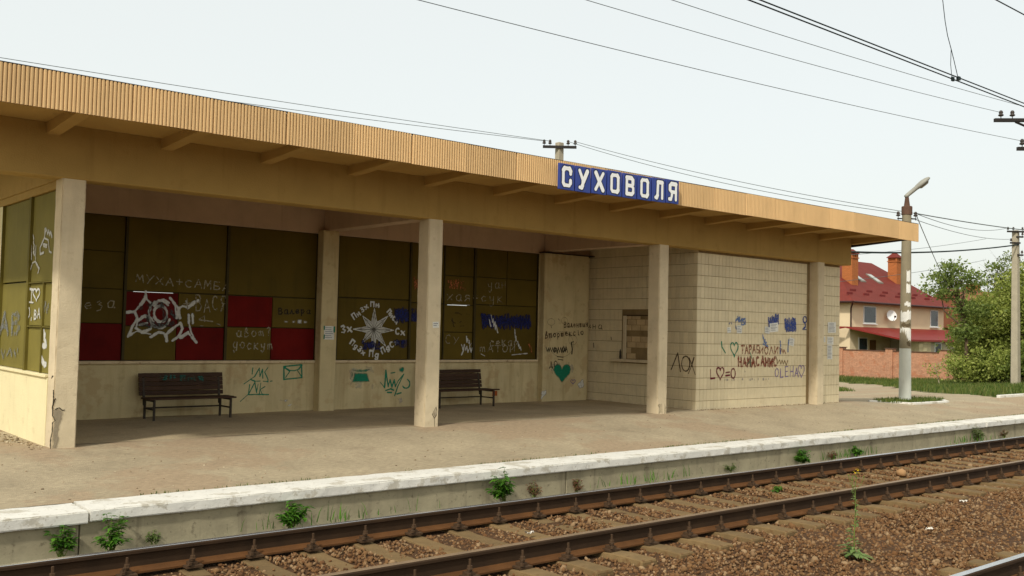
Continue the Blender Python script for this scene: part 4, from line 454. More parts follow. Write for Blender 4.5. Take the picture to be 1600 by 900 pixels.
# grass mound beside the platform end
# platform edge: limewashed slabs on a concrete retaining wall
SL = 5.885; base = MB().box(0, SL-.022, 8.967, 9.475, -.292, -.186)
def slab_mesh(seed):
    me = base.mesh('kerb_slab'); bm = bmesh.new(); bm.from_mesh(me)
    bmesh.ops.subdivide_edges(bm, edges=[e for e in bm.edges if abs(e.verts[0].co.x-e.verts[1].co.x) > 1], cuts=46)
    bmesh.ops.bevel(bm, geom=[e for e in bm.edges if abs(e.verts[0].co.x-e.verts[1].co.x) > .01 and e.is_manifold and e.calc_face_angle(0) > .5], offset=.012, segments=2, affect='EDGES')
    r = random.Random(seed)
    for v in bm.verts:
        a = .0025; chip = .005 if (v.co.y < 9.0 and r.random() < .05) else 0
        v.co.y += r.uniform(-a, a)+chip; v.co.z += r.uniform(-.0018, .0018)-chip*.5*(v.co.z > -.24)
    bmesh.ops.recalc_face_normals(bm, faces=bm.faces); bm.to_mesh(me); bm.free(); me.materials.append(TRK['kerb']); return me
slabs = [slab_mesh(i) for i in range(3)]
for k in range(-4, 16):
    o = obj('kerb_slab', slabs[k % 3], None, platform, loc=(2.78+k*SL, random.uniform(-.012, .012), random.uniform(-.008, .006)))
    o.rotation_euler.z = random.uniform(-.0012, .0012)
wm = MB().box(0, SL-.012, 9.012, 9.45, -.75, -.2905); wme = wm.mesh('retaining_wall_panel', bevel=.006); wme.materials.append(TRK['conc'])
for k in range(-4, 16): obj('retaining_wall_panel', wme, None, platform, loc=(2.72+k*SL, random.uniform(-.01, .01), 0))

# ------------------------------------------------------------------ tracks
RAILP = [(-.075,0),(.075,0),(.075,.012),(.02,.026),(.009,.04),(.009,.135),(.0355,.147),(.0365,.168),(.028,.179),(-.028,.179),(-.0365,.168),(-.0355,.147),(-.009,.135),(-.009,.04),(-.02,.026),(-.075,.012)]
def track(name, label, yc, x0, x1, phase, zt, dull, fast_to, sleepers_to):
    root = empty(name, label, 'railway track', (x0, yc, -.5))
    for sgn in (1, -1):
        yr = yc+sgn*.795
        r = MB().prism([(yr+a, zt-.18+b) for a, b in RAILP], x0, x1).build('rail', TRK['rail'], root)
        MB().prism([(yr+a, zt-.18+b_) for a, b_ in ((-.0765,-.001),(.0765,-.001),(.0765,.0135),(.022,.028),(.0105,.042),(-.0105,.042),(-.022,.028),(-.0765,.0135))], x0, x1).build('rail_foot', TRK['foot'], r)
        rm = TRK['railtop2'] if (dull and sgn < 0) else TRK['railtop']
        MB().prism([(yr-.029, zt-.0012), (yr+.029, zt-.0012), (yr+.026, zt+.0012), (yr-.026, zt+.0012)], x0, x1).build('running_band', rm, r)
    sm = bpy.data.meshes.new('sleeper')
    prof = [(-.14,-.16),(.14,-.16),(.095,0),(-.095,0)]
    vs = []; secs = [(-1.35,.0),(-1.34,.01),(-1.05,.012),(-.5,-.03),(.5,-.03),(1.05,.012),(1.34,.01),(1.35,.0)]
    b = MB(); vs = [(px, y, pz+(dz if pz == 0 else 0)) for y, dz in secs for px, pz in prof]; fs = []
    for i in range(len(secs)-1): fs += [(i*4+k, i*4+(k+1) % 4, i*4+4+(k+1) % 4, i*4+4+k) for k in range(4)]
    fs += [(3,2,1,0), tuple(len(vs)-4+k for k in range(4))]; b.add(vs, fs); sm = b.mesh('sleeper', bevel=.008); sm.materials.append(TRK['sleeper'])
    # fastening: plate, clip, stud with nut and washers
    f = MB().box(-.07,.07,.05,.15,0,.018).box(-.035,.035,.05,.12,.018,.042)
    f.lathe([(.021,.05),(.021,.062),(.028,.064),(.028,.072),(.022,.074),(.022,.094),(.011,.096),(.011,.145)], (0,.098,0), 6); f.lathe([(.02,.028),(.02,.05),(.01,.052),(.01,.075)], (.045,.145,0), 6)
    fm = f.mesh('rail_fastening', bevel=0); fm.materials.append(TRK['steel'])
    k0 = int(math.ceil((x0-phase)/.541)); n = 0
    for k in range(k0, int((sleepers_to-phase)/.541)):
        x = phase+k*.541; s = obj('sleeper', sm, None, root, loc=(x, yc+random.uniform(-.02, .02), -.505+random.uniform(-.008, .004)))
        s.rotation_euler.z = random.uniform(-.012, .012)
        if 0 < x < fast_to:
            for sgn in (1, -1):
                for side in (-1, 1):
                    o = obj('rail_fastening', fm, None, s, loc=(0,0,0)); o.matrix_parent_inverse = Matrix()
                    o.location = (0, sgn*.795, .008); o.rotation_euler.z = 0 if side > 0 else math.pi
    return root
track('railway_track', 'track with brown concrete sleepers running beside the white platform edge', 7.085, -8, 110, 4.324, -.321, True, 38, 60)
track('railway_track', 'track nearer the camera side, its bright rail crossing the ballast corner', 2.735, -8, 110, 4.1, -.321, False, 22, 50)

# ballast stones
def ico():
    bm = bmesh.new(); bmesh.ops.create_icosphere(bm, subdivisions=1, radius=1); v = np.array([p.co[:] for p in bm.verts]); f = np.array([[q.index for q in p.verts] for p in bm.faces]); bm.free(); return v, f
IV, IF = ico()
def stones(n, x0, x1, y0, y1, smin, smax, seed):
    r = np.random.default_rng(seed); P = np.stack([r.uniform(x0, x1, n), r.uniform(y0, y1, n)], -1)
    ph = np.abs(((P[:,0]-4.324+.2705) % .541)-.2705); onsl = (ph < .10) & (np.abs(P[:,1]-7.085) < 1.33) & (r.random(n) > .02+.10*(np.abs(P[:,1]-7.085) < .45))
    rl = np.zeros(n, bool)
    for yr in (7.88, 6.29, 3.53, 1.94): rl |= np.abs(P[:,1]-yr) < .085
    P = P[~onsl & ~rl & (P[:,1] < 8.42+.1*r.random(n))]; n = len(P); s = r.uniform(smin, smax, n)*(1+.8*(r.random(n) > .93))
    A = r.normal(size=(n, 3, 3)); Q, _ = np.linalg.qr(A); sc = np.stack([r.uniform(.7, 1.3, n), r.uniform(.6, 1.0, n), r.uniform(.45, .8, n)], -1)*s[:,None]
    vv = IV[None]*(1+r.uniform(-.28, .28, (n, 12, 1))); vv = np.einsum('nij,nvj->nvi', Q, vv*sc[:,None,:])
    z = -.545+.012*np.sin(P[:,0]*1.9)*np.sin(P[:,1]*2.7)+r.uniform(-.008, .016, n); vv += np.concatenate([P, z[:,None]], 1)[:,None,:]
    F = (IF[None]+12*np.arange(n)[:,None,None]).reshape(-1, 3); t = np.repeat(r.random(n), 20); return vv.reshape(-1, 3), F, t
parts = [stones(74000, .5, 15, 2.4, 8.9, .010, .023, 1), stones(20000, 15, 30, 1.0, 8.9, .02, .034, 2), stones(9000, 30, 70, 1.0, 8.9, .03, .05, 3), stones(4000, -6, .5, 0, 8.9, .022, .036, 4)]
off = 0; VV = []; FF = []; TT = []
for v, f, t in parts: VV.append(v); FF.append(f+off); TT.append(t); off += len(v)
o = obj('ballast_stones', np_mesh('ballast_stones', np.concatenate(VV), np.concatenate(FF), np.concatenate(TT)), TRK['stone']); o['kind'] = 'stuff'
o['label'] = 'brown crushed stone ballast between the rails'; o['category'] = 'ballast'

# ------------------------------------------------------------------ station pavilion
YP, ZE = 11.983, 3.132
ST = empty('station_pavilion', 'long open railway waiting pavilion with flat ribbed canopy and graffiti covered back wall', 'station', (11.5, 13.5, 0))
def pillar(x, y0=YP, y1=YP+.273, z0=-.15, z1=ZE+.02, w=.262, m=plaster):
    b = MB().box(x, x+w, y0, y1, z0, z1); me = b.mesh('pillar'); bm = bmesh.new(); bm.from_mesh(me)
    bmesh.ops.bevel(bm, geom=[e for e in bm.edges if abs(e.verts[0].co.z-e.verts[1].co.z) > 1], offset=.012, segments=2, affect='EDGES')
    bmesh.ops.subdivide_edges(bm, edges=[e for e in bm.edges if abs(e.verts[0].co.z-e.verts[1].co.z) > 1], cuts=30)
    r = random.Random(x)
    for v in bm.verts: v.co.x += r.uniform(-.0025, .0025); v.co.y += r.uniform(-.0025, .0025)
    bmesh.ops.recalc_face_normals(bm, faces=bm.faces); bm.to_mesh(me); bm.free(); return obj('pillar', me, m, ST)
P1, P2, P3 = pillar(3.263), pillar(8.48), pillar(13.716)
P4 = pillar(18.97, YP, 12.30)
# front beam, cross beams, back lintel
FB = MB().box(2.19, 20.3, 11.965, 12.27, ZE, 3.76).build('front_beam', ochre, ST, bevel=.012)
for x in (3.30, 8.49, 13.73): MB().box(x, x+.24, 12.272, 15.19, 3.145, 3.70).build('cross_beam', pink if x > 4 else ochre, ST, bevel=.01)
MB().box(3.55, 15.30, 15.205, 15.448, 3.095, 3.76).build('back_lintel', pink, ST)
# roof, soffit, cantilevers, fascia
MB().box(1.80, 20.96, 10.78, 16.75, 3.752, 3.93).build('roof_slab', soff, ST)
MB().box(1.78, 20.98, 10.76, 16.77, 3.932, 4.05).build('roof_covering', darkb, ST)
cm = MB().prism([(10.79,3.76),(12.0,3.76),(12.0,3.615),(10.79,3.68)], 0, .15).mesh('cantilever_rib', bevel=.006); cm.materials.append(soff)
for k in range(-1, 14):
    x = 3.057+k*1.326
    if 1.8 < x < 20.8: obj('cantilever_rib', cm, None, ST, loc=(x, 0, 0))
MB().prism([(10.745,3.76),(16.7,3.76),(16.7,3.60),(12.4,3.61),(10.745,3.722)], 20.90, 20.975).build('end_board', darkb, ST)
PIT = .0417; NR = 22; v = []; f = []
prof = [(0,.024),(.12,.022),(.17,.008),(.32,.0015),(.56,0),(.80,.0015),(.95,.008)]
pts = [((k+a)*PIT, b) for k in range(NR) for a, b in prof]+[(NR*PIT-.002, .022)]
for x, y in pts: v += [(x, y, 3.665), (x, y, 4.062)]
nn = len(pts); f = [(2*i, 2*i+2, 2*i+3, 2*i+1) for i in range(nn-1)]
bk = len(v); v += [(0,.03,3.665),(0,.03,4.062),(NR*PIT-.002,.03,3.665),(NR*PIT-.002,.03,4.062)]; f += [(bk+2, bk, bk+1, bk+3), (0, 1, bk+1, bk), (2*nn-2, bk+2, bk+3, 2*nn-1)]
f += [tuple([2*i for i in range(nn)][::-1])[:]+()] if False else []
fmesh = MB().add(v, f).mesh('fascia_panel', fix=False); fmesh.materials.append(fasc)
PW = NR*PIT; x = 1.77; k = 0
while x < 20.98-.1:
    o = obj('fascia_panel', fmesh, None, ST, loc=(x, 10.715+random.uniform(-.003, .003), random.uniform(-.005, .005)))
    w = min(PW-.007, 20.985-x); o.scale.x = w/PW; o.rotation_euler.y = random.uniform(-.0012, .0012); x += PW
MB().box(1.765, 20.99, 10.722, 10.765, 4.058, 4.071).build('roof_edge_strip', blackm, ST)
# left end fascia and back fascia (out of sight from the track)
MB().box(1.75, 1.78, 10.72, 16.8, 3.665, 4.06).build('end_fascia', fasc, ST); MB().box(20.98, 20.995, 10.735, 16.8, 3.73, 4.06).build('end_fascia', fasc, ST); MB().box(1.78, 20.98, 16.77, 16.8, 3.665, 4.06).build('end_fascia', fasc, ST)

# back wall with boarded windows
BW = MB().box(3.55, 15.3, 15.187, 15.45, -.15, .83).build('back_wall', wallm, ST)
MB().box(8.40, 8.80, 15.187, 15.44, .83, 3.095).build('wall_pier', wallm, ST); MB().box(13.575, 15.3, 15.187, 15.44, .83, 3.095).build('wall_pier', wallm, ST)
MB().box(8.375, 8.685, 14.987, 15.187, -.1, 3.145).build('pilaster', wallm, ST, bevel=.01)
DP = MB().box(13.61, 14.90, 15.037, 15.187, -.1, 3.105).build('plastered_doorway', wallm, ST, bevel=.006)
MB().box(13.58, 15.06, 15.02, 15.187, 3.106, 3.125).build('doorway_cap', darkb, ST)
SILL = mat('sill_paint', srgb(206,186,150), var=.1, scale=5, rough=.9, bump=.4, streak=.4, streak_col=srgb(130,84,50), spot=.5, spot_col=srgb(120,70,44), spot_scale=9)
MB().box(3.55, 8.37, 15.135, 15.30, .832, .876).build('window_sill', SILL, ST, bevel=.006); MB().box(8.69, 13.57, 15.135, 15.30, .832, .876).build('window_sill', SILL, ST, bevel=.006)
def boards(label, panes, bars, plane, val, depth, framem=framem):
    """boarded window: thin sheet panels in a frame of bars; val is the panel face"""
    sgn = 1
    fr = None
    for a0, a1, z0, z1, w in bars:
        root = MB()
        if plane == 'y': root.box(a0, a1, val-.018-w, val+depth+.03, z0, z1)
        else: root.box(val-.018-w, val+depth+.03, a0, a1, z0, z1)
        if fr is None: fr = root.build('boarded_window', framem, ST); fr['label'] = label
        else: root.build('frame_bar', framem, fr)
    r = random.Random(5)
    for a0, a1, z0, z1, m in panes:
        d = r.uniform(-.003, .003); b = MB()
        if plane == 'y': b.box(a0+.006, a1-.006, val+d, val+depth+d, z0+.005, z1-.005)
        else: b.box(val+d, val+depth+d, a0+.006, a1-.006, z0+.005, z1-.005)
        b.build('panel', m, fr, bevel=.002)
    return fr
o, d = olive, red
pan = [(3.56,4.45,2.54,3.09,o),(3.56,4.45,1.97,2.54,o),(3.56,4.45,1.45,1.97,d),(3.56,4.45,.88,1.45,o),(4.45,5.085,2.54,3.09,o),(4.45,5.085,1.97,2.54,o),(4.45,5.085,1.445,1.97,o),(4.45,5.085,.88,1.445,d),
 (5.125,6.725,1.955,3.09,o),(5.125,5.945,1.415,1.945,d),(5.945,6.725,1.415,1.945,o),(5.125,5.93,.88,1.41,o),(5.93,6.725,.88,1.41,d),
 (6.765,8.38,1.955,3.09,o),(6.765,7.57,1.43,1.945,d),(7.57,8.38,1.43,1.945,o),(6.765,7.56,.88,1.425,o),(7.56,8.38,.88,1.425,d)]
bars = [(5.085,5.125,.88,3.09,.012),(6.725,6.765,.88,3.09,.012),(8.38,8.40,.88,3.09,.02)]
WL = boards('dark olive boarded window with red panels in a checker', pan, bars, 'y', 15.225, .03)
pan = [(8.82,10.35,2.0,3.09,o),(8.82,10.35,.88,1.99,o),(10.39,11.15,1.96,3.09,o),(10.39,11.15,.88,1.95,o),(11.17,11.885,2.515,3.09,o),(11.17,11.885,1.945,2.51,o),(11.17,11.885,1.415,1.94,o),(11.17,11.885,.88,1.41,o),
 (11.935,12.745,2.525,3.09,o),(12.75,13.565,2.525,3.09,o),(11.935,12.745,1.975,2.52,o),(12.75,13.565,1.975,2.52,o),(11.935,13.565,.88,1.97,o)]
bars = [(10.35,10.39,.88,3.09,.012),(11.15,11.17,.88,3.09,.004),(11.885,11.935,.88,3.09,.014),(8.80,8.82,.88,3.09,.02),(13.565,13.58,.88,3.09,.02)]
WR = boards('dark olive boarded window with white painted compass star', pan, bars, 'y', 15.225, .03)
back = MB()
for x0_, x1_, g0, g1 in ((3.56,8.39,5.25,5.88),(8.81,13.57,11.28,11.78)):
    back.box(x0_, x1_, 15.27, 15.29, .85, 1.938).box(x0_, x1_, 15.27, 15.29, 1.947, 3.095).box(x0_, g0, 15.27, 15.29, 1.938, 1.947).box(g1, x1_, 15.27, 15.29, 1.938, 1.947)
    back.build('light_stop_board', framem, WL if x0_ < 5 else WR); back = MB()  # added board that stops daylight leaking between the panels, one slit left open

# left side wall: low wall, beam and boarded window facing the sun
SW = MB().box(3.252, 3.50, 12.257, 15.45, -.25, .80).build('side_wall', lowleft, ST, bevel=.008)
MB().box(3.225, 3.50, 12.257, 15.45, .80, .835).build('window_sill', lowleft, ST, bevel=.006)
MB().box(3.27, 3.55, 12.272, 15.45, 3.035, 3.13).build('window_head', ochre, ST); MB().box(3.27, 3.55, 14.78, 15.45, .835, 3.03).build('wall_pier', lowleft, ST)
MB().box(3.2525, 3.2995, 12.272, 16.6, 3.131, 3.75).build('side_beam', ochre, ST)
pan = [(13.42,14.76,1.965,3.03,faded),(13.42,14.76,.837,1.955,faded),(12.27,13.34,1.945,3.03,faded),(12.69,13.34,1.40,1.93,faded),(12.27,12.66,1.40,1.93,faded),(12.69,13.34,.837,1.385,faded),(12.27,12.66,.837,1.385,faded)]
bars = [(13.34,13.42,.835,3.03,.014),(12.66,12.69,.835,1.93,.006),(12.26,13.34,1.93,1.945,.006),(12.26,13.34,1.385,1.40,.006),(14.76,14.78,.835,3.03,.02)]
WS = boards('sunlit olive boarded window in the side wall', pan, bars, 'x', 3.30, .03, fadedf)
MB().box(3.345, 3.365, 12.26, 14.78, .83, 3.04).build('light_stop_board', framem, WS)  # same added board, closing the side window gaps against daylight
# ticket office: tiled block
TW = MB().box(15.08, 20.187, 12.193, 15.45, -.2, 3.13).build('ticket_office', joint, ST)
tm = MB().box(.0030, .1085, 0, .014, .0042, .2205).mesh('tile'); bm = bmesh.new(); bm.from_mesh(tm)
bmesh.ops.bevel(bm, geom=[e for e in bm.edges if e.verts[0].co.y < .001 and e.verts[1].co.y < .001], offset=.0025, segments=1, affect='EDGES'); bmesh.ops.recalc_face_normals(bm, faces=bm.faces); bm.to_mesh(tm); bm.free(); tm.materials.append(tilem)
spots = []
ZT = 2.864; rows = [ZT-.2243*i for i in range(-1, 14)]            # row bottoms
for zb in rows:
    if zb < -.12: continue
    for i in range(46):
        x = 15.072+i*.1113
        if zb+.2243 > 3.14: continue
        if 18.90 < x+.05 < 19.25: continue
        spots.append((x, 12.185, zb, 0, math.hypot(x, 12.2)))
    for i in range(27):
        y = 12.185+i*.1113
        if zb+.2243 > 3.14 and False: continue
        if 13.28 < y+.11 and y < 14.13 and zb+.2243 > .93 and zb < 1.83: continue
        spots.append((15.072, y+.112, zb, -math.pi/2, math.hypot(15, y)))
spots.sort(key=lambda s: s[4]); big = spots[:300]; rest = spots[300:]
for x, y, z, rz, _ in big:
    t = obj('tile', tm, None, TW, loc=(x, y+(random.uniform(-.0015, .0015) if rz == 0 else 0), z)); t.rotation_euler.z = rz
tv = np.array([v.co[:] for v in tm.vertices]); tf = [list(p.vertices) for p in tm.polygons]; b = MB()
for x, y, z, rz, _ in rest:
    c_, s_ = math.cos(rz), math.sin(rz); q = np.stack([tv[:,0]*c_-tv[:,1]*s_+x, tv[:,0]*s_+tv[:,1]*c_+y, tv[:,2]+z], -1); b.add(q, tf)
o_ = b.build('tiling', tilem, TW, fix=False); o_['kind'] = 'stuff'
# bricked-up ticket hatch in the side of the office
brk = mat('hatch_block', srgb(190, 166, 126), var=.15, scale=6, rough=.95, bump=.4, rnd=.12)
TH = MB().box(15.085, 15.2, 13.28, 14.13, .93, 1.83).build('ticket_hatch', darkb, ST)
r = random.Random(2); z = .935
row = 0
while z < 1.80:
    y = 13.285-(.12 if row % 2 else 0); h = .118
    while y < 14.05:
        a0, a1 = max(y, 13.285), min(y+.245, 14.06)
        if a1-a0 > .04: MB().box(15.072+r.uniform(.003,.010), 15.10, a0+.005, a1-.005, z+.004, min(z+h-.004, 1.825)).build('block', brk, TH)
        y += .25
    z += h; row += 1
MB().box(15.055, 15.12, 14.06, 14.14, .93, 1.835).build('hatch_frame', plaster, TH); MB().box(15.06, 15.12, 13.25, 14.14, 1.835, 1.852).build('hatch_frame', darkb, TH)
MB().box(14.93, 15.12, 13.2, 14.36, .868, .925).build('counter_ledge', plaster, TH, bevel=.006)
MB().lathe([(.012,0),(.02,.05),(.017,.15),(.006,.2)], (15.03,14.18,.925), 8).build('burnt_candle_stub', blackm, TH)
# interior floor of trodden dusty concrete
fl = mat('shelter_floor', srgb(170, 153, 122), var=.2, scale=.8, rough=.95, bump=.4, bscale=60, spot=.4, spot_col=srgb(122,106,82), spot_scale=2, grain=.15, grain_scale=30)
V = []; nx, ny = 60, 16
for i in range(nx):
    for j in range(ny):
        x = 3.5+(15.08-3.5)*i/(nx-1); y = 12.26+(15.19-12.26)*j/(ny-1); V.append((x, y, .008+.004*math.sin(x*3)*math.sin(y*4)-.002*(j == 0)*3))
ix = np.arange(nx*ny).reshape(nx, ny); F = np.stack([ix[:-1,:-1], ix[1:,:-1], ix[1:,1:], ix[:-1,1:]], -1).reshape(-1, 4)
obj('shelter_floor', np_mesh('shelter_floor', np.array(V), F), fl, ST, smooth=True)
# ------------------------------------------------------------------ graffiti, broken plaster
GM = {'white': (srgb(205,204,196), .14), 'white2': (srgb(196,194,184), .12), 'chalk': (srgb(156,146,120), .36), 'black': (srgb(38,34,32), .15), 'greyspray': (srgb(70,70,66), .45), 'blue': (srgb(22,30,84), .2), 'blue2': (srgb(46,70,138), .26),
 'bluesoft': (srgb(92,118,164), .35), 'orange': (srgb(176,104,60), .4), 'brownp': (srgb(66,38,22), .24), 'darkthin': (srgb(86,74,60), .35), 'green': (srgb(12,122,92), .12), 'halo': (srgb(160,164,164), .4), 'lilac': (srgb(130,114,156), .34),
 'whitewash': (srgb(214,212,204), .22), 'maroon': (srgb(106,24,40), .14), 'rust': (srgb(134,72,44), .36), 'redp': (srgb(124,48,30), .32), 'olivep': (srgb(120,92,50), .3), 'greysm': (srgb(170,164,160), .42), 'greyblue': (srgb(120,122,120), .42),
 'crack': (srgb(44,36,26), .05), 'exposed': (srgb(150,138,116), .15), 'exposed2': (srgb(168,154,126), .3), 'darkline': (srgb(70,64,50), .25)}
HOST = {'B': ('y', 15.2165, None), 'D': ('y', 15.0345, DP), 'W': ('y', 15.1845, BW), 'T': ('y', 12.1815, TW), 'S': ('x', 15.0685, TW), 'L': ('x', 3.2935, WS), 'F1': ('y', 11.9785, P1), 'F2': ('y', 11.9785, P2), 'F3': ('y', 11.9785, P3)}
cnt = {}
for i, (h, mk, st, fi, nz, nsc, res, scr) in enumerate(GRAF):
    plane, val, host = HOST[h]; c = cnt.get(h, 0); cnt[h] = c+1
    if host is None: host = WL if ([p for s, w in st for p in s]+[p for q in fi for p in q])[0][0] < 8.6 else WR
    if mk == 'halo': c = -1 if h == 'D' else c
    nm = 'plaster_crack' if mk == 'crack' else ('bare_concrete_patch' if mk.startswith('exposed') else 'graffiti')
    put_mark(nm, plane, val-.0003*c, paint_mat('paint_'+mk, GM[mk][0], GM[mk][1]), host, st, fi, res, nz, nsc, seed=i+1, scratch=scr)
# paper notices pasted on the pavilion
def notice(cx, cz, w, h, plane, val, host, rot=0.0, m=None):
    b = MB(); n = 4; vs = []; fs = []
    for i in range(n+1):
        for j in range(n+1):
            a, c = (i/n-.5)*w, (j/n-.5)*h; u = cx+a*math.cos(rot)-c*math.sin(rot); z = cz+a*math.sin(rot)+c*math.cos(rot); e = random.uniform(.001, .004)
            vs.append((u, val-e, z) if plane == 'y' else (val-e, u, z))
    for i in range(n):
        for j in range(n): k = i*(n+1)+j; fs.append((k, k+n+1, k+n+2, k+1))
    b.add(vs, fs); o = b.build('paper_notice', m or paper, host, fix=False)
    ink = mat('notice_ink', srgb(120,120,124), var=.2); q = MB(); rows = int(h/.03); r = random.Random(cx*9+cz)
    for k in range(1, rows):
        zz = cz+h/2-k*h/rows; x0 = cx-w*.4; x1 = cx+w*r.uniform(.1, .4)
        if plane == 'y': q.add([(x0, val-.0055, zz), (x1, val-.0055, zz), (x1, val-.0055, zz+.009), (x0, val-.0055, zz+.009)], [(0,1,2,3)])
    if q.f: q.build('print', ink, o, fix=False)
    return o
notice(8.645, 1.535, .115, .09, 'y', 11.981, P2, .05); 
gn = notice(8.535, 1.36, .20, .235, 'y', 14.985, ST, 0)
put_mark('tape', 'y', 14.976, paint_mat('paint_tape', srgb(20,120,90), .05), gn, [([(8.435,1.26),(8.44,1.32)],.02), ([(8.632,1.38),(8.632,1.46)],.02), ([(8.435,1.42),(8.435,1.47)],.02)], [], .006)
for cx, cz, w, h, rt in ((19.42,1.68,.30,.34,0),(19.86,1.70,.42,.30,.03),(19.80,1.40,.32,.22,-.05),(19.30,1.20,.2,.36,0),(19.78,1.14,.26,.40,.02),(19.5,1.42,.24,.16,.1)):
    notice(cx, cz, w*.8, h*.8, 'y', 12.180, TW, rt)
for cx, cz, w, h, rt in ((17.62,1.66,.30,.19,.08),(17.38,1.60,.18,.14,-.1),(16.42,1.60,.17,.16,0),(16.08,1.58,.12,.11,.1),(18.28,1.36,.18,.17,-.2)):
    notice(cx, cz, w, h, 'y', 12.178, TW, rt)
# rubble at the foot of the side wall and dirt line along the tiled wall
r = np.random.default_rng(5); n = 260
def pebbles(name, P, smin, smax, m, parent, seed):
    r = np.random.default_rng(seed); n = len(P); s = r.uniform(smin, smax, n); vv = IV[None]*(1+r.uniform(-.3, .3, (n, 12, 1)))*np.stack([s*r.uniform(.7,1.4,n), s, s*r.uniform(.4,.8,n)], -1)[:,None,:]
    vv = vv+np.asarray(P)[:,None,:]; F = (IF[None]+12*np.arange(n)[:,None,None]).reshape(-1, 3)
    o = obj(name, np_mesh(name, vv.reshape(-1, 3), F, np.repeat(r.random(n), 20)), m, parent); o['kind'] = 'stuff'; return o
P = [(3.2-abs(r.normal(0,.12)), r.uniform(11.98, 15), 0) for _ in range(170)]+[(r.uniform(15.1, 20.1), 12.17-abs(r.normal(0,.04)), 0) for _ in range(260)]
P = [(x, y, float(gz(x, y))+.004) for x, y, z in P]
grit = mat('grit', srgb(140,122,96), var=.2, tint=[srgb(90,76,56), srgb(150,130,100), srgb(196,184,156)])
rb = pebbles('plaster_rubble', P, .006, .02, grit, None, 3); rb['label'] = 'crumbled plaster and grit along the foot of the pavilion walls'; rb['category'] = 'rubble'
P = [(x, y, float(gz(x, y))+.003) for x, y in zip(RNG.uniform(0, 30, 500), RNG.uniform(9.5, 11.9, 500))]
rb = pebbles('loose_grit', P, .004, .012, grit, None, 4); rb['label'] = 'loose pebbles scattered over the worn platform'; rb['category'] = 'grit'

# ------------------------------------------------------------------ station name sign
SG = empty('station_name_sign', 'blue letter boards spelling the station name in white on the fascia', 'sign', (11.26, 10.66, 3.62))
blue = mat('sign_blue', srgb(44, 64, 138), var=.08, scale=4, rough=.5, bump=.05, spec=.4); white = mat('sign_white', srgb(240, 240, 236), var=.03, rough=.5, bump=0); navy = mat('sign_navy', srgb(18, 24, 58), var=.1, rough=.5, bump=0)
rr = lambda a, b, c, d, k=.3: [(a+k*(c-a)*.5, b), (c-k*(c-a)*.5, b), (c, b+k*.4*(d-b)), (c, d-k*.4*(d-b)), (c-k*(c-a)*.5, d), (a+k*(c-a)*.5, d), (a, d-k*.4*(d-b)), (a, b+k*.4*(d-b)), (a+k*(c-a)*.5, b)]
o_ = rr(0,0,.15,.25)
LET = {'С': [[(.15,.175),(.15,.215),(.125,.25),(.025,.25),(0,.215),(0,.035),(.025,0),(.125,0),(.15,.035),(.15,.075)]], 'У': [[(0,.25),(.08,.10)],[(.165,.25),(.08,.085),(.065,.03),(.05,0),(.01,0)]], 'Х': [[(0,0),(.16,.25)],[(0,.25),(.16,0)]],
 'О': [o_], 'В': [[(.0,0),(0,.25),(.11,.25),(.14,.225),(.14,.16),(.115,.13),(0,.13)],[(.115,.13),(.15,.10),(.15,.03),(.12,0),(0,0)]], 'Л': [[(-.01,0),(.02,.0),(.04,.04),(.05,.25),(.155,.25),(.155,0)]], 'Я': [[(.155,0),(.155,.25),(.04,.25),(.005,.22),(.005,.15),(.04,.12),(.155,.12)],[(.06,.12),(.05,.05),(.03,.0),(-.01,0)]]}
x = 9.868
for k, ch in enumerate('СУХОВОЛЯ'):
    w = .318; zb = 3.612+k*.0055+random.uniform(-.005, .005)
    bd = MB().box(x, x+w, 10.625, 10.66, zb, zb+.392).build('letter_board', blue, SG, bevel=.004)
    mx = min(p[0] for s in LET[ch] for p in s); MX = max(p[0] for s in LET[ch] for p in s); ox = x+w/2-(mx+MX)/2; oz = zb+.068
    st = [([(ox+a, oz+b*1.03) for a, b in s], .040) for s in LET[ch]]
    put_mark('letter_outline', 'y', 10.6235, navy, bd, [(s, .060) for s, _ in st], [], .004)
    put_mark('letter', 'y', 10.6225, white, bd, st, [], .003)
    x += .346+(.003 if k % 2 else 0)
for xx in (10.4, 11.6, 12.4): MB().box(xx, xx+.03, 10.6605, 10.714, 3.75, 3.78).build('bracket', blackm, SG)

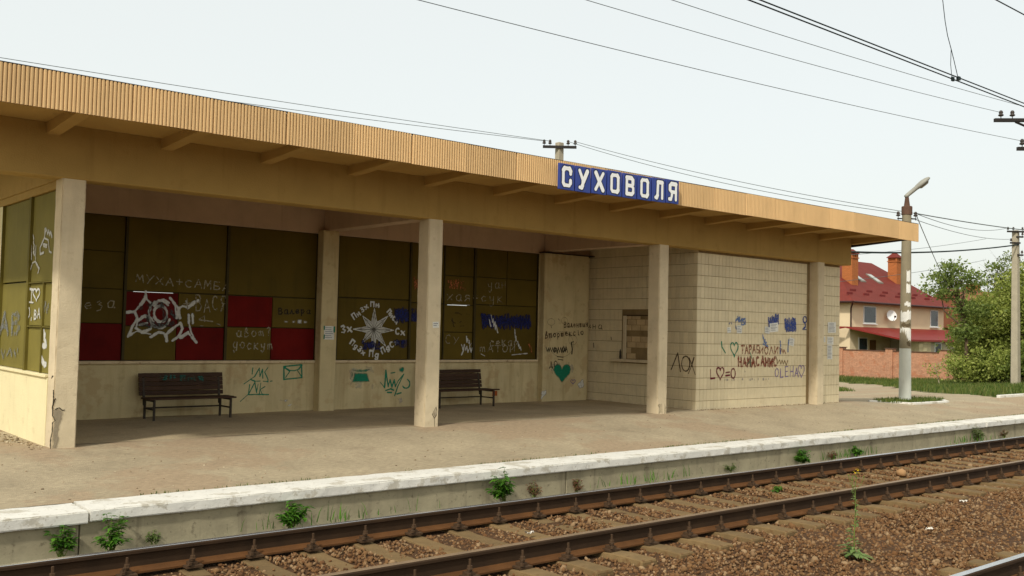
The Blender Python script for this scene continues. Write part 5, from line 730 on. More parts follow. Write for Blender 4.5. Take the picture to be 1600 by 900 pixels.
# ------------------------------------------------------------------ benches
def bench(label, x0, ln, y0, slats, tilt, broken):
    B = empty('bench', label, 'bench', (x0, y0, .008)); n = slats; L = ln
    def slat(nm, yb, zb, w, t, ang, x_0, x_1):
        b = MB().box(x_0, x_1, -t/2, t/2, -w/2, w/2).mesh(nm, bevel=.004); b.materials.append(woodd); o = obj(nm, b, None, B); o.matrix_parent_inverse = Matrix()
        o.location = (0, yb, zb); o.rotation_euler = (ang, random.uniform(-.004, .004), 0); return o
    for i in range(n):
        z = .335+.045+i*.068; slat('back_slat', .33+(z-.33)*.18, z, .064, .022, -.18, 0, L)
    for i in range(4): slat('seat_slat', -.10+i*.095, .318, .085, .024, math.pi/2, -.01 if not (broken and i == 0) else .0, L+.02+(.0 if not broken else .05*(i == 0)))
    for xx in (.07, L-.07):
        f = MB()
        f.box(xx-.016, xx+.016, -.14, -.115, 0, .304).box(xx-.016, xx+.016, .255, .28, 0, .304).box(xx-.015, xx+.015, -.115, .255, .278, .304).box(xx-.012, xx+.012, -.115, .255, .15, .172)
        f.prism([(.285,.20),(.31,.20),(.395,.62),(.37,.62)], xx-.016, xx+.016, 'x')
        o = f.build('leg_frame', iron, B); o.matrix_parent_inverse = Matrix()
    o = MB().box(.07, L-.07, .26, .275, .15, .172).build('stretcher', iron, B); o.matrix_parent_inverse = Matrix()
    if broken:
        ob = mat('orange_plank', srgb(150,74,28), var=.2, rough=.7); o = MB().box(L-.09, L+.015, -.13, -.11, .20, .292).build('end_plank', ob, B); o.matrix_parent_inverse = Matrix()
    return B
bench('dark slatted bench under the red and olive checker boards', 5.30, 1.34, 14.66, 5, 0, False)
bench('dark slatted bench with orange end board, half hidden by a pillar', 10.55, 1.42, 14.66, 5, 0, True)
b0 = bpy.data.objects['bench']
put_mark('graffiti', 'y', 14.99, paint_mat('paint_tealfaint', srgb(26,96,86), .4), b0, text_strokes('ВРЕМЯ', 5.62, .60, 6.3, .56, .07, .02, seed=4), [], .008, scratch=.4)

# ------------------------------------------------------------------ lamp post, poles, wires
def insulator(b, c, s=1.0):
    b.tube([(c[0], c[1], c[2]-.10*s), (c[0], c[1], c[2])], .009*s, 6); b.lathe([(.03*s,0),(.055*s,.015*s),(.05*s,.035*s),(.03*s,.045*s),(.042*s,.07*s),(.036*s,.10*s),(.02*s,.12*s)], c, 10)
lx, ly = 23.40, 12.29; lz = float(gz(lx, ly))
LP = empty('street_lamp', 'round concrete lamp post, whitewashed below and pasted with torn notices', 'street lamp', (lx, ly, lz))
MB().tube([(lx, ly, lz-.3), (lx, ly, 1.24)], [.150, .140], 20).build('whitewashed_base', mat('post_whitewash', srgb(206,208,196), var=.06, rough=.9, bump=.4, bscale=40, streak=.3, streak_col=srgb(168,166,150)), LP, smooth=False)
PO = MB().tube([(lx, ly, 1.24), (lx+.02, ly, 3), (lx+.045, ly, 4.72)], [.1385, .125, .110], 20).build('post', mat('lamp_post_concrete', srgb(136,126,102), var=.1, scale=4, rough=.93, bump=.35, bscale=40, streak=.35, streak_col=srgb(104,94,76)), LP)
cap = MB().lathe([(.132,0),(.132,.20),(.118,.215),(.075,.22),(.045,.45),(.04,.50),(.0,.505)], (lx+.05, ly, 4.62), 14).build('cap', mat('cap_rust', srgb(92,68,54), var=.25, rough=.85), LP)
right = Vector((math.cos(R_(40.2)), -math.sin(R_(40.2)), 0))
hd = Vector((lx+.05, ly, 5.10)); ax = (right*.70+Vector((0,0,.62))+Vector((-.2,-.3,0))*.3).normalized(); side = ax.cross(Vector((0,0,1))).normalized(); upv = side.cross(ax).normalized()
lampm = mat('lamp_housing', srgb(150,148,136), var=.08, rough=.5, bump=.05); glass = mat('lamp_glass', srgb(150,142,120), var=.1, rough=.2, bump=0, spec=.6)
b = MB(); secs = [(-.05,.055,.05),(.0,.065,.06),(.30,.075,.065),(.34,.10,.075),(.50,.125,.085),(.62,.11,.07),(.70,.06,.04),(.72,.02,.015)]; vs = []; fs = []; nn = 12
for d_, w_, h_ in secs:
    for k in range(nn): th = 2*math.pi*k/nn; vs.append(hd+ax*d_+side*math.cos(th)*w_+upv*math.sin(th)*h_*(1 if math.sin(th) > 0 else .7))
for i in range(len(secs)-1):
    for k in range(nn): fs.append((i*nn+k, i*nn+(k+1) % nn, (i+1)*nn+(k+1) % nn, (i+1)*nn+k))
fs += [tuple(range(nn)), tuple((len(secs)-1)*nn+k for k in range(nn))]; b.add(vs, fs); LH = b.build('lamp_head', lampm, LP, smooth=True)
b = MB(); vs = [hd+ax*(.50+.15*math.cos(t))+side*math.sin(t)*.098-upv*.05*1.0 for t in np.linspace(0, 2*math.pi, 14, endpoint=False)]; vs2 = [hd+ax*(.50+.10*math.cos(t))+side*math.sin(t)*.07-upv*.085 for t in np.linspace(0, 2*math.pi, 14, endpoint=False)]
b.add(vs+vs2, [(k, (k+1) % 14, 14+(k+1) % 14, 14+k) for k in range(14)]+[tuple(range(14, 28))]); b.build('lamp_glass', glass, LH, smooth=True)
b = MB(); pa = Vector((lx+.05, ly, 4.52)); b.tube([pa-right*.24, pa+right*.24], .018, 6); b.build('crossarm', blackm, LP)
for sgn in (-1, 1):
    b = MB(); c = pa+right*.22*sgn; insulator(b, (c.x, c.y, c.z+.06)); b.build('insulator', porc, LP, smooth=True)
# torn notices round the post
r = random.Random(8); dirc = Vector((-lx, -ly, 0)).normalized(); a0 = math.atan2(dirc.y, dirc.x)
for z, h_, a1, a2, dk in ((1.30,.12,-.9,1.0,1),(1.42,.34,-1.1,1.1,0),(1.46,.2,.1,1.0,0),(1.78,.10,-.8,1.0,1),(1.90,.28,-1.0,.2,0),(1.95,.26,.2,1.15,0),(2.28,.14,-.2,1.0,0),(2.62,.26,.1,1.0,0),(2.9,.30,.15,.95,0)):
    b = MB(); vs = []; fs = []; n = 9; rad = .1415-.009*(z-1.24)
    for i in range(n):
        t = a0+a1+(a2-a1)*i/(n-1)
        for j in (0, 1): zz = z+(h_+r.uniform(-.05, .02) if j else r.uniform(-.01, .04)); vs.append((lx+.012+(rad+.002+.002*dk)*math.cos(t), ly+(rad+.002+.002*dk)*math.sin(t), zz))
    for i in range(n-1): fs.append((2*i, 2*i+2, 2*i+3, 2*i+1))
    b.add(vs, fs).build('torn_notice', mat('old_glue', srgb(92,80,58), var=.3, rough=.9) if dk else paper, LP, fix=False)
# kerbed grass island round the lamp post
kb = [(21.95,12.45),(22.76,11.77),(24.48,11.73),(24.92,12.11),(24.0,12.75)]; kz = lambda p: float(gz(*p))
IS = MB()
IS.add([(x, y, kz((x, y))+.02) for x, y in kb]+[(23.4, 12.29, kz((23.4,12.29))+.05)], [(i, (i+1) % 5, 5) for i in range(5)])
isl = structure(IS.build('grass_island', TRK['grass'], fix=False))
for i in range(5):
    a, c = kb[i], kb[(i+1) % 5]
    if i == 4: continue
    d = Vector((c[0]-a[0], c[1]-a[1], 0)); L_ = d.length; n_ = Vector((-d.y, d.x, 0)).normalized()*.05
    q = [(a[0]-n_.x, a[1]-n_.y), (c[0]-n_.x, c[1]-n_.y), (c[0]+n_.x, c[1]+n_.y), (a[0]+n_.x, a[1]+n_.y)]
    b = MB(); b.add([(x, y, kz((x, y))-.05) for x, y in q]+[(x, y, kz((x, y))+.045) for x, y in q], [(0,1,2,3),(4,5,6,7),(0,1,5,4),(1,2,6,5),(2,3,7,6),(3,0,4,7)]); b.build('kerb_stone', TRK['kerb'], isl, bevel=.008)
# kerb along the grass beyond the road
q = [(28.0,11.93),(60,12.15),(60,12.25),(28.0,12.03)]
b = MB(); b.add([(x, y, kz((x, y))-.1) for x, y in q]+[(x, y, kz((x, y))+.07) for x, y in q], [(0,1,2,3),(4,5,6,7),(0,1,5,4),(1,2,6,5),(2,3,7,6),(3,0,4,7)]); b.build('kerb_edging', TRK['kerb'], platform, bevel=.008)
def pole(label, x, y, top, w0, w1, arms, group=None, adir=right):
    zb = float(gz(x, y)); p = empty('utility_pole', label, 'utility pole', (x, y, zb), group)
    b = MB(); vs = [(x+sx*w, y+sy*w*.9, z) for z, w in ((zb-.4, w0), (top, w1)) for sx, sy in ((-1,-1),(1,-1),(1,1),(-1,1))]
    b.add(vs, [(0,3,2,1),(4,5,6,7),(0,1,5,4),(1,2,6,5),(2,3,7,6),(3,0,4,7)]); b.build('post', polem, p, bevel=.015)
    ins = []
    for za, a0_, a1_, spots_, sz in arms:
        b = MB(); c = Vector((x, y, za)); A = c+adir*a0_; B_ = c+adir*a1_; n_ = adir.cross(Vector((0,0,1)))*(w1+.03); h = .035*sz
        pr = [A+n_, B_+n_]; vs = [q+n_.normalized()*s*h+Vector((0,0,t*h)) for q in pr for s, t in ((-1,-1),(1,-1),(1,1),(-1,1))]
        b.add(vs, [(0,1,2,3),(4,5,6,7),(0,1,5,4),(1,2,6,5),(2,3,7,6),(3,0,4,7)]); b.build('crossarm', blackm, p)
        for s in spots_:
            q = c+adir*s+n_; bb = MB(); insulator(bb, (q.x, q.y, q.z+.08*sz), sz); bb.build('insulator', porc, p, smooth=True); ins.append(Vector((q.x, q.y, q.z+.16*sz)))
    return p, ins
_, iB = pole('concrete pole with short wooden crossarm rising behind the pavilion roof', 20.42, 22.0, 7.32, .125, .105, [(7.16,-.52,.52,(-.48,-.30,.26,.48),1.1)])
_, iR = pole('slim concrete pole with small crossarms in front of the bushes', 44.4, 18.26, 6.35, .17, .125, [(6.28,-.45,.42,(-.42,-.18,.22,.40),1.0),(5.78,-.32,.12,(-.28,),1.0),(6.05,-.05,.25,(.22,),1.0),(5.25,-.02,.25,(.2,),1.0)])
vdir = Vector((.77, -.62, .06)).normalized()
_, iM = pole('tall line pole with braced wide crossarms standing beyond the platform end', 31.9, 11.95, 9.1, .16, .13, [(8.28,-1.95,1.95,(-1.75,-1.40,-.35,.35,1.4,1.75),1.5),(7.40,-1.25,1.25,(-1.1,-.75,.75,1.1),1.5)], adir=Vector((.76,-.65,.02)).normalized())
bpm = bpy.data.objects['utility_pole.002']
for za, s in ((8.26,-1.3),(8.26,1.3)):
    c = Vector((31.9, 11.95, 0)); d = Vector((.76,-.65,0)); MB().tube([c+d*s+Vector((-.12,-.12,za-.06)), c+d*.1*np.sign(s)+Vector((-.12,-.12,za-.55))], .035, 6).build('brace', blackm, bpm)
wirem = mat('wire', srgb(92, 100, 98), var=.1, rough=.6, bump=0); cablem = mat('cable', srgb(30, 44, 44), var=.1, rough=.6, bump=0)
def wire(name, label, a, b, sag, rad=.008, m=None, group=None, cat='wire', n=26):
    a, b = Vector(a), Vector(b); pts = [a.lerp(b, t)-Vector((0,0,4*sag*t*(1-t))) for t in np.linspace(0, 1, n)]
    o = MB().tube(pts, rad, 5, cap=False).build(name, m or wirem, fix=False); return tag(o, label, cat, group)
g1 = 'telephone wires over the roof'
wire('overhead_wire', 'thin wire running from the roof pole along the pavilion, upper one', iB[1], (-20, 27.0, 7.9), .25, .008); wire('overhead_wire', 'thin wire running from the roof pole along the pavilion, lower one', iB[0], (-20, 26.2, 7.3), .35, .008)
la = pa-right*.22+Vector((0,0,.14)); lb = pa+right*.22+Vector((0,0,.14))
wire('overhead_wire', 'thin wire from the roof pole down to the lamp post, outer one', iB[3], lb, .15, .008); wire('overhead_wire', 'thin wire from the roof pole down to the lamp post, inner one', iB[2], la, .22, .008)
wire('overhead_wire', 'thin wire from lamp post top to the slim concrete pole', lb, iR[0], .25, .009); wire('overhead_wire', 'dark wire from the lamp post crossing flat to the right', lb, (52, 13.6, 6.55), .35, .014)
wire('overhead_wire', 'thin low wire between lamp post and slim concrete pole', la, iR[4], .2, .009); wire('overhead_wire', 'sloping thin wire from lamp post into the locust tree', lb, (49.5, 23.0, 3.0), .2, .011)
wire('overhead_cable', 'thick dark cable passing behind the lamp post to the slim pole', (18.0, 18.2, 4.35), (44.4, 18.13, 5.72), .55, .026, cablem, cat='cable'); wire('overhead_cable', 'second dark cable twisted beside the first behind the lamp post', (18.0, 19.4, 4.55), (44.35, 18.13, 5.70), .62, .02, cablem, cat='cable')
wire('overhead_wire', 'faint far wire over the house roof, upper one', (20, 24, 3.6), (75, 33.0, 9.2), .5, .013); wire('overhead_wire', 'faint far wire over the house roof, lower one', (20, 24, 2.4), (75, 33.0, 7.6), .5, .013)
wire('overhead_wire', 'thin wire from the top arm of the slim pole going right', iR[3], (70, 10, 6.6), .3, .012)
ab = [(-2.0, 14.7, 6.9), (2.0, 15.0, 8.0), (4.0, 13.3, 8.0)]
wire('overhead_wire', 'lowest line wire rising over the station name sign', iM[6], (-9.5, 14.4, 7.2), .35, .0075); wire('overhead_wire', 'middle line wire above the pavilion roof', iM[0], (-7, 14.9, 8.6), .4, .0075); wire('overhead_wire', 'upper line wire ending on the inner insulator of the top crossarm', iM[2], (-7, 13.7, 8.7), .4, .0075)
# catenary over the platform track
wire('contact_wire', 'upper of two dark contact wires over the platform track', (-30, 7.03, 5.50), (45, 7.03, 5.64), .0, .010, cablem, cat='contact wire'); wire('contact_wire', 'lower of two dark contact wires over the platform track', (-30, 7.10, 5.515), (45, 7.10, 5.60), .0, .010, cablem, cat='contact wire')
wire('messenger_wire', 'messenger wire hung above the contact wires', (-30, 7.1, 7.10), (45, 7.1, 7.25), .0, .011, cablem, cat='messenger wire')
dp = MB().tube([(14.52,7.09,7.16),(14.58,7.08,6.72),(14.68,7.09,6.42),(14.72,7.07,6.20),(14.86,7.08,6.02),(14.93,7.07,5.86),(14.98,7.05,5.68),(15.0,7.04,5.60)], .006, 5); dp.tube([(14.86,7.08,6.02),(14.93,7.12,5.80),(14.95,7.11,5.60)], .005, 5)
dp.box(14.97,15.04,7.01,7.05,5.545,5.60).box(14.93,14.99,7.085,7.115,5.535,5.60); tag(dp.build('dropper', cablem), 'crooked dropper wire clipped to the two contact wires', 'dropper wire')
# ------------------------------------------------------------------ brick fence
brick = mat('fence_brick', srgb(184, 136, 106), var=.14, scale=9, rough=.92, bump=.3, streak=.25, streak_col=srgb(160,110,82), patch=srgb(180,122,90), patch_thr=.55, patch_scale=3)
def add_brick_courses(m, cw=.25, ch=.085):
    t = m.node_tree; N = t.nodes; L = t.links; b = N['Principled BSDF']; src = b.inputs['Base Color'].links[0].from_socket
    tc = N.new('ShaderNodeTexCoord'); sp = N.new('ShaderNodeSeparateXYZ'); L.new(tc.outputs['Object'], sp.inputs[0]); ad_ = N.new('ShaderNodeMath'); ad_.operation = 'ADD'; L.new(sp.outputs[0], ad_.inputs[0]); L.new(sp.outputs[1], ad_.inputs[1])
    cb = N.new('ShaderNodeCombineXYZ'); L.new(ad_.outputs[0], cb.inputs[0]); L.new(sp.outputs[2], cb.inputs[1])
    bt = N.new('ShaderNodeTexBrick'); bt.inputs['Scale'].default_value = 1; bt.inputs['Brick Width'].default_value = cw; bt.inputs['Row Height'].default_value = ch; bt.inputs['Mortar Size'].default_value = .008
    bt.inputs['Color1'].default_value = (.86,.86,.86,1); bt.inputs['Color2'].default_value = (1.08,1.06,1.04,1); bt.inputs['Mortar'].default_value = (.75,.78,.8,1); L.new(cb.outputs[0], bt.inputs['Vector'])
    mx = N.new('ShaderNodeMix'); mx.data_type = 'RGBA'; mx.blend_type = 'MULTIPLY'; mx.inputs[0].default_value = 1; L.new(src, mx.inputs[6]); L.new(bt.outputs[0], mx.inputs[7]); L.new(mx.outputs[2], b.inputs['Base Color'])
add_brick_courses(brick)
capm = mat('fence_cap', srgb(96, 70, 54), var=.2, rough=.9)
def fence(label, pts, z0, z1, every):
    (xa, ya), (xb, yb) = pts; d = Vector((xb-xa, yb-ya, 0)); L_ = d.length; d.normalize(); nrm = Vector((-d.y, d.x, 0))
    root = empty('brick_wall', label, 'wall', (xa, ya, z0))
    def bx(a, b, t, za, zb, nm, m):
        q = [(xa+d.x*a+nrm.x*s, ya+d.y*a+nrm.y*s) for a, s in ((a,-t),(b,-t),(b,t),(a,t))]
        k = MB(); k.add([(x, y, za) for x, y in q]+[(x, y, zb) for x, y in q], [(0,1,2,3),(4,5,6,7),(0,1,5,4),(1,2,6,5),(2,3,7,6),(3,0,4,7)]); return k.build(nm, m, root)
    n = int(L_/every)
    for i in range(n+1):
        a = i*every; bx(a-.24, a+.24, .24, z0-.3, z1+.16, 'pillar', brick); bx(a-.29, a+.29, .29, z1+.16, z1+.21, 'pillar_cap', capm)
        if i < n: bx(a+.24, a+every-.24, .125, z0-.3, z1, 'panel', brick); bx(a+.24, a+every-.24, .17, z1, z1+.05, 'coping', capm)
    return root
fence('sunlit orange brick wall with square pillars before the red roofed house', [(60.55,29.2),(60.55,47.2)], -1.38, .62, 3.6)
fence('shaded brick wall running off behind the bushes', [(61.2,29.15),(79.2,29.15)], -1.38, .56, 3.6)

# ------------------------------------------------------------------ houses
cream = mat('house_cream', srgb(220, 200, 164), var=.04, scale=1, rough=.9, bump=.15); greyw = mat('house_grey', srgb(176, 164, 140), var=.06, scale=1, rough=.9, bump=.15)
roofm = mat('metal_tile', srgb(110, 46, 37), var=.12, scale=1.2, rough=.7, bump=0, spec=.2)
def add_courses(m, pitch=.36):
    t = m.node_tree; N = t.nodes; L = t.links; b = N['Principled BSDF']; tc = N.new('ShaderNodeTexCoord'); w = N.new('ShaderNodeTexWave'); w.bands_direction = 'Z'; w.wave_profile = 'SAW'; w.inputs['Scale'].default_value = .314/pitch*1.6
    L.new(tc.outputs['Object'], w.inputs['Vector']); bp = N.new('ShaderNodeBump'); bp.inputs['Strength'].default_value = .8; bp.inputs['Distance'].default_value = .06; L.new(w.outputs[0], bp.inputs['Height']); L.new(bp.outputs[0], b.inputs['Normal'])
add_courses(roofm)
porchm = mat('porch_metal', srgb(124, 36, 28), var=.08, scale=1.5, rough=.5, bump=0); guttm = mat('gutter', srgb(58, 32, 28), var=.1, rough=.5, bump=0)
chim = mat('chimney_brick', srgb(172, 104, 58), var=.1, scale=8, rough=.9, bump=.3); add_brick_courses(chim); whitef = mat('window_white', srgb(222,222,216), var=.03, rough=.5, bump=0); pane = mat('window_glass', srgb(52, 62, 66), var=.3, scale=.6, rough=.12, bump=0, spec=.6)
stone = mat('cladding_stone', srgb(206,190,150), var=.12, scale=6, rough=.9, bump=.6, bscale=9, bdist=.05, rnd=.2); snow = mat('snow_guard', srgb(112, 32, 28), var=.15, rough=.6, bump=0); dishm = mat('dish', srgb(226,226,222), var=.03, rough=.5, bump=0)
HX0, HX1, HY0, HY1, HZ, ZR = 69.1, 84.4, 40.8, 51.6, 4.25, 8.25; GZ = -1.38
H = empty('house', 'cream two storey house with dark red hipped metal roof and orange chimneys', 'house', (76.5, 46, GZ))
MB().box(HX0, HX1, HY0, HY1, GZ-.2, HZ+.05).build('wall', cream, H)
ex = .6; e0 = [(HX0-ex, HY0-ex), (HX1+ex, HY0-ex), (HX1+ex, HY1+ex), (HX0-ex, HY1+ex)]; r0, r1 = (74.9, 46.2), (81.8, 46.2)
b = MB(); b.add([(x, y, HZ) for x, y in e0]+[(*r0, ZR), (*r1, ZR)]+[(x, y, HZ-.06) for x, y in e0], [(0,1,5,4),(1,2,5),(2,3,4,5),(3,0,4),(6,7,8,9),(0,1,7,6),(1,2,8,7),(2,3,9,8),(3,0,6,9)]); RF = b.build('roof', roofm, H)
def on_roof(x, y):                                        # height of the front slope
    return HZ+(ZR-HZ)*(y-(HY0-ex))/(46.2-(HY0-ex))
g = MB(); z_ = HZ-.02
for a, c in (((HX0-ex-.05, HY0-ex-.06), (HX1+ex, HY0-ex-.06)), ((HX0-ex-.06, HY0-ex), (HX0-ex-.06, HY1+ex))): g.tube([(*a, z_), (*c, z_)], .085, 8)
g.tube([(HX0-ex, HY0-ex, z_), (HX0-.05, HY0-.1, z_-.5), (HX0-.05, HY0-.1, 2.3)], .06, 6); g.build('gutter', guttm, H)
def chimney(x, y, w, zt):
    z0 = on_roof(x, y)-1.0; c = MB().box(x-w, x+w, y-w, y+w, z0, zt-.55).box(x-w-.06, x+w+.06, y-w-.06, y+w+.06, zt-.55, zt-.47).build('chimney', chim, RF)
    k = MB()
    for dx in (-w+.06, -w*.33, w*.33, w-.06):
        for dy in (-w+.06, w-.06): k.box(x+dx-.07, x+dx+.07, y+dy-.06, y+dy+.06, zt-.47, zt-.18)
    k.box(x-w*.75, x+w*.75, y-w*.75, y+w*.75, zt-.47, zt-.19).build('vent_posts', chim, RF)
    b = MB(); q = w+.12; b.add([(x-q,y-q,zt-.18),(x+q,y-q,zt-.18),(x+q,y+q,zt-.18),(x-q,y+q,zt-.18),(x-w*.55,y-w*.3,zt+.22),(x+w*.55,y-w*.3,zt+.22),(x+w*.55,y+w*.3,zt+.22),(x-w*.55,y+w*.3,zt+.22)], [(0,3,2,1),(4,5,6,7),(0,1,5,4),(1,2,6,5),(2,3,7,6),(3,0,4,7)]); b.build('chimney_cap', roofm, RF)
chimney(72.6, 42.9, .46, 8.5); chimney(81.1, 43.6, .42, 8.75)
def slope_box(x0, x1, y0, y1, h, nm, m):
    b = MB(); q = [(x0,y0),(x1,y0),(x1,y1),(x0,y1)]; b.add([(x, y, on_roof(x, y)-.05) for x, y in q]+[(x, y, on_roof(x, y)+h) for x, y in q], [(0,3,2,1),(4,5,6,7),(0,1,5,4),(1,2,6,5),(2,3,7,6),(3,0,4,7)]); return b.build(nm, m, RF)
for x, y in ((74.5, 43.0), (77.3, 43.0)):
    slope_box(x, x+.8, y, y+1.2, .10, 'skylight_frame', mat('skylight_frame', srgb(120,112,100), var=.1, rough=.5)); slope_box(x+.1, x+.7, y+.12, y+1.08, .115, 'skylight', mat('skylight_glass', srgb(170,172,164), var=.1, rough=.2, bump=0, spec=.6))
for i, x in enumerate(np.arange(69.6, 84.2, 1.25)):
    y = 41.15+(.45 if i % 2 else 0); b = MB(); b.box(x-.42, x+.42, y-.02, y+.02, on_roof(x, y), on_roof(x, y)+.16); b.build('snow_guard', snow, RF)
def window(x0, x1, z0, z1, y, root, nx=1):
    f = MB().box(x0, x1, y-.06, y+.05, z0, z1).build('window', whitef, root); w = (x1-x0-.14)/nx
    for k in range(nx): MB().box(x0+.07+k*w+.03, x0+.07+(k+1)*w-.03, y-.075, y-.03, z0+.08, z1-.08).build('pane', pane, f)
    MB().box(x0-.06, x1+.06, y-.16, y+.0, z0-.07, z0-.004).build('sill', whitef, f); return f
window(71.0, 72.9, 2.62, 4.0, HY0, H, 1); window(81.9, 83.3, 2.55, 4.0, HY0, H, 1)
b = MB(); vs = []; fs = []; c = Vector((74.6, HY0-.45, 3.32)); dn = Vector((-.45, -.85, .22)).normalized(); s1 = dn.cross(Vector((0,0,1))).normalized(); s2 = s1.cross(dn)
for rr_, dd in ((0.0, -.08), (.2, -.065), (.36, -.015), (.45, .04)):
    for k in range(16): th = 2*math.pi*k/16; vs.append(c+(s1*math.cos(th)+s2*math.sin(th))*rr_+dn*dd)
for i in range(3):
    for k in range(16): fs.append((i*16+k, i*16+(k+1) % 16, (i+1)*16+(k+1) % 16, (i+1)*16+k))
D = b.add(vs, fs).build('satellite_dish', dishm, H, smooth=True); MB().tube([c-dn*.08, c+Vector((0,.42,-.1))], .03, 6).tube([c-s2*.5+dn*.03, c+dn*.5-s2*.2], .015, 5).box(c.x+dn.x*.5-.06, c.x+dn.x*.5+.06, c.y+dn.y*.5-.06, c.y+dn.y*.5+.06, c.z+dn.z*.5-.28, c.z+dn.z*.5-.12).build('dish_arm', guttm, D)
# ground floor porch with lean-to roof
py0 = 37.0; zt_, zb_ = 2.32, 1.42
b = MB(); b.add([(68.3,HY0-.02,zt_),(89.6,HY0-.02,zt_),(89.6,py0,zb_),(70.6,py0,zb_),(68.3,HY0-.02,zt_-.1),(89.6,HY0-.02,zt_-.1),(89.6,py0,zb_-.14),(70.6,py0,zb_-.14)], [(0,1,2,3),(7,6,5,4),(0,3,7,4),(3,2,6,7),(1,0,4,5),(2,1,5,6)]); PR = b.build('porch_roof', porchm, H)
b = MB(); b.add([(68.3,HY0-.02,zt_),(66.6,HY0+3,zt_-.7),(66.6,HY1,zt_-.7),(69.1,HY1,zt_),(68.3,HY0-.02,zt_-.12),(66.6,HY0+3,zt_-.82),(66.6,HY1,zt_-.82),(69.1,HY1,zt_-.12)], [(0,1,2,3),(7,6,5,4),(0,4,5,1),(1,5,6,2),(2,6,7,3)]); b.build('porch_roof', porchm, H)
MB().box(75.2, 89.3, py0+.5, HY0-.03, GZ-.2, zb_+.05).build('porch_wall', greyw, H); MB().box(73.2, 75.1, py0+.35, py0+1.1, GZ-.2, zb_-.02).build('stone_pier', stone, H)
for x0 in (76.0, 79.2, 80.7, 83.0, 84.6): window(x0, x0+1.1, -.35, 1.22, py0+.5, H, 1)
window(70.3, 71.6, -1.2, 1.5, HY0, H, 1); MB().box(72.0, 72.9, HY0-.06, HY0, -1.2, 1.3).build('door', mat('house_door', srgb(112,78,44), var=.15, rough=.7), H)
MB().box(66.9, 68.9, HY0+3.2, HY1, GZ, zt_-.85).build('side_annex', greyw, H); 
r = random.Random(4)
for i in range(9): 
    z = -1.2+i*.29
    for j in range(3): MB().box(73.2+j*.63, 73.2+j*.63+.6, py0+.31+r.uniform(-.03,.02), py0+.36, z, min(z+.27, zb_-.03)).build('cladding_stone', stone, H)
# second house behind the trees
H2 = empty('house', 'yellow gabled house with orange roof half hidden behind trees', 'house', (97, 41, GZ)); tl = mat('orange_roof', srgb(124,78,54), var=.12, scale=1, rough=.8, bump=.2); yel = mat('house_yellow', srgb(180,156,104), var=.06, rough=.9, bump=.15)
MB().box(90.0, 104, 38.2, 48, GZ-.2, 2.8).build('wall', yel, H2); MB().prism([(37.6,2.6),(48.6,2.6),(43.1,6.3)], 89.4, 104.6, 'x').build('roof', tl, H2)
MB().prism([(89.6,3.2),(96.0,3.2),(92.8,6.0)], 37.4, 43.0, 'y').build('gable_roof', tl, H2); MB().prism([(90.0,2.8),(95.6,2.8),(95.6,3.15),(92.8,5.5),(90.0,3.15)], 37.6, 42.9, 'y').build('gable_wall', yel, H2)
for x0 in (91.5, 95.2): window(x0, x0+1.5, .6, 2.2, 38.2, H2, 2)
MB().box(96.0, 97.0, 43.2, 44.2, 5.0, 7.0).build('chimney', chim, H2)

# ------------------------------------------------------------------ plants
def leaf_mat(name, cols):
    m = mat(name, cols[len(cols)//2], var=.1, scale=2, rough=.6, bump=0, tint=cols, spec=.3); t = m.node_tree; N = t.nodes; L = t.links; b = N['Principled BSDF']; src = b.inputs['Base Color'].links[0].from_socket
    tr = N.new('ShaderNodeBsdfTranslucent'); L.new(src, tr.inputs[0]); mx = N.new('ShaderNodeMixShader'); mx.inputs[0].default_value = .35; o = [n for n in N if n.type == 'OUTPUT_MATERIAL'][0]
    L.new(b.outputs[0], mx.inputs[1]); L.new(tr.outputs[0], mx.inputs[2]); L.new(mx.outputs[0], o.inputs[0]); return m
lf_loc = leaf_mat('locust_leaf', [srgb(74,94,38), srgb(106,124,56), srgb(130,144,74), srgb(92,108,46)]); lf_yel = leaf_mat('spring_leaf', [srgb(106,122,46), srgb(140,152,64), srgb(166,172,90), srgb(122,138,56)]); lf_drk = leaf_mat('dark_green_leaf', [srgb(72,90,32), srgb(102,120,46), srgb(122,134,58), srgb(86,104,38)])  # lf_drk is simply a deeper green leaf palette
lf_weed = leaf_mat('weed_leaf', [srgb(38,74,18), srgb(62,108,26), srgb(96,144,40), srgb(50,92,22)]); lf_gr = leaf_mat('grass_blade', [srgb(52,72,24), srgb(76,98,34), srgb(104,118,50), srgb(122,116,66)]); lf_dull = leaf_mat('dull_leaf', [srgb(60,78,36), srgb(88,106,52), srgb(110,126,66), srgb(74,92,44)])
bark = mat('bark', srgb(92, 76, 58), var=.25, scale=8, rough=.95, bump=.5); bark2 = mat('pale_bark', srgb(150,140,112), var=.2, scale=8, rough=.95, bump=.4)
def leaves(C_, size, seed, asp=.55, bias=.0):
    """leaf quads at points, random attitude"""
    r = np.random.default_rng(seed); n = len(C_); a = r.normal(size=(n, 3)); a /= np.linalg.norm(a, axis=1)[:,None]; b = r.normal(size=(n, 3)); b[:,2] *= 1-bias; b = np.cross(a, b); b /= np.linalg.norm(b, axis=1)[:,None]
    s = size*r.uniform(.6, 1.35, n)[:,None]; A = a*s; B_ = b*s*asp; V = np.stack([C_-A, C_-A*.1+B_, C_+A, C_-A*.1-B_], 1); return V.reshape(-1, 3), np.arange(4*n).reshape(-1, 4), r.random(n)
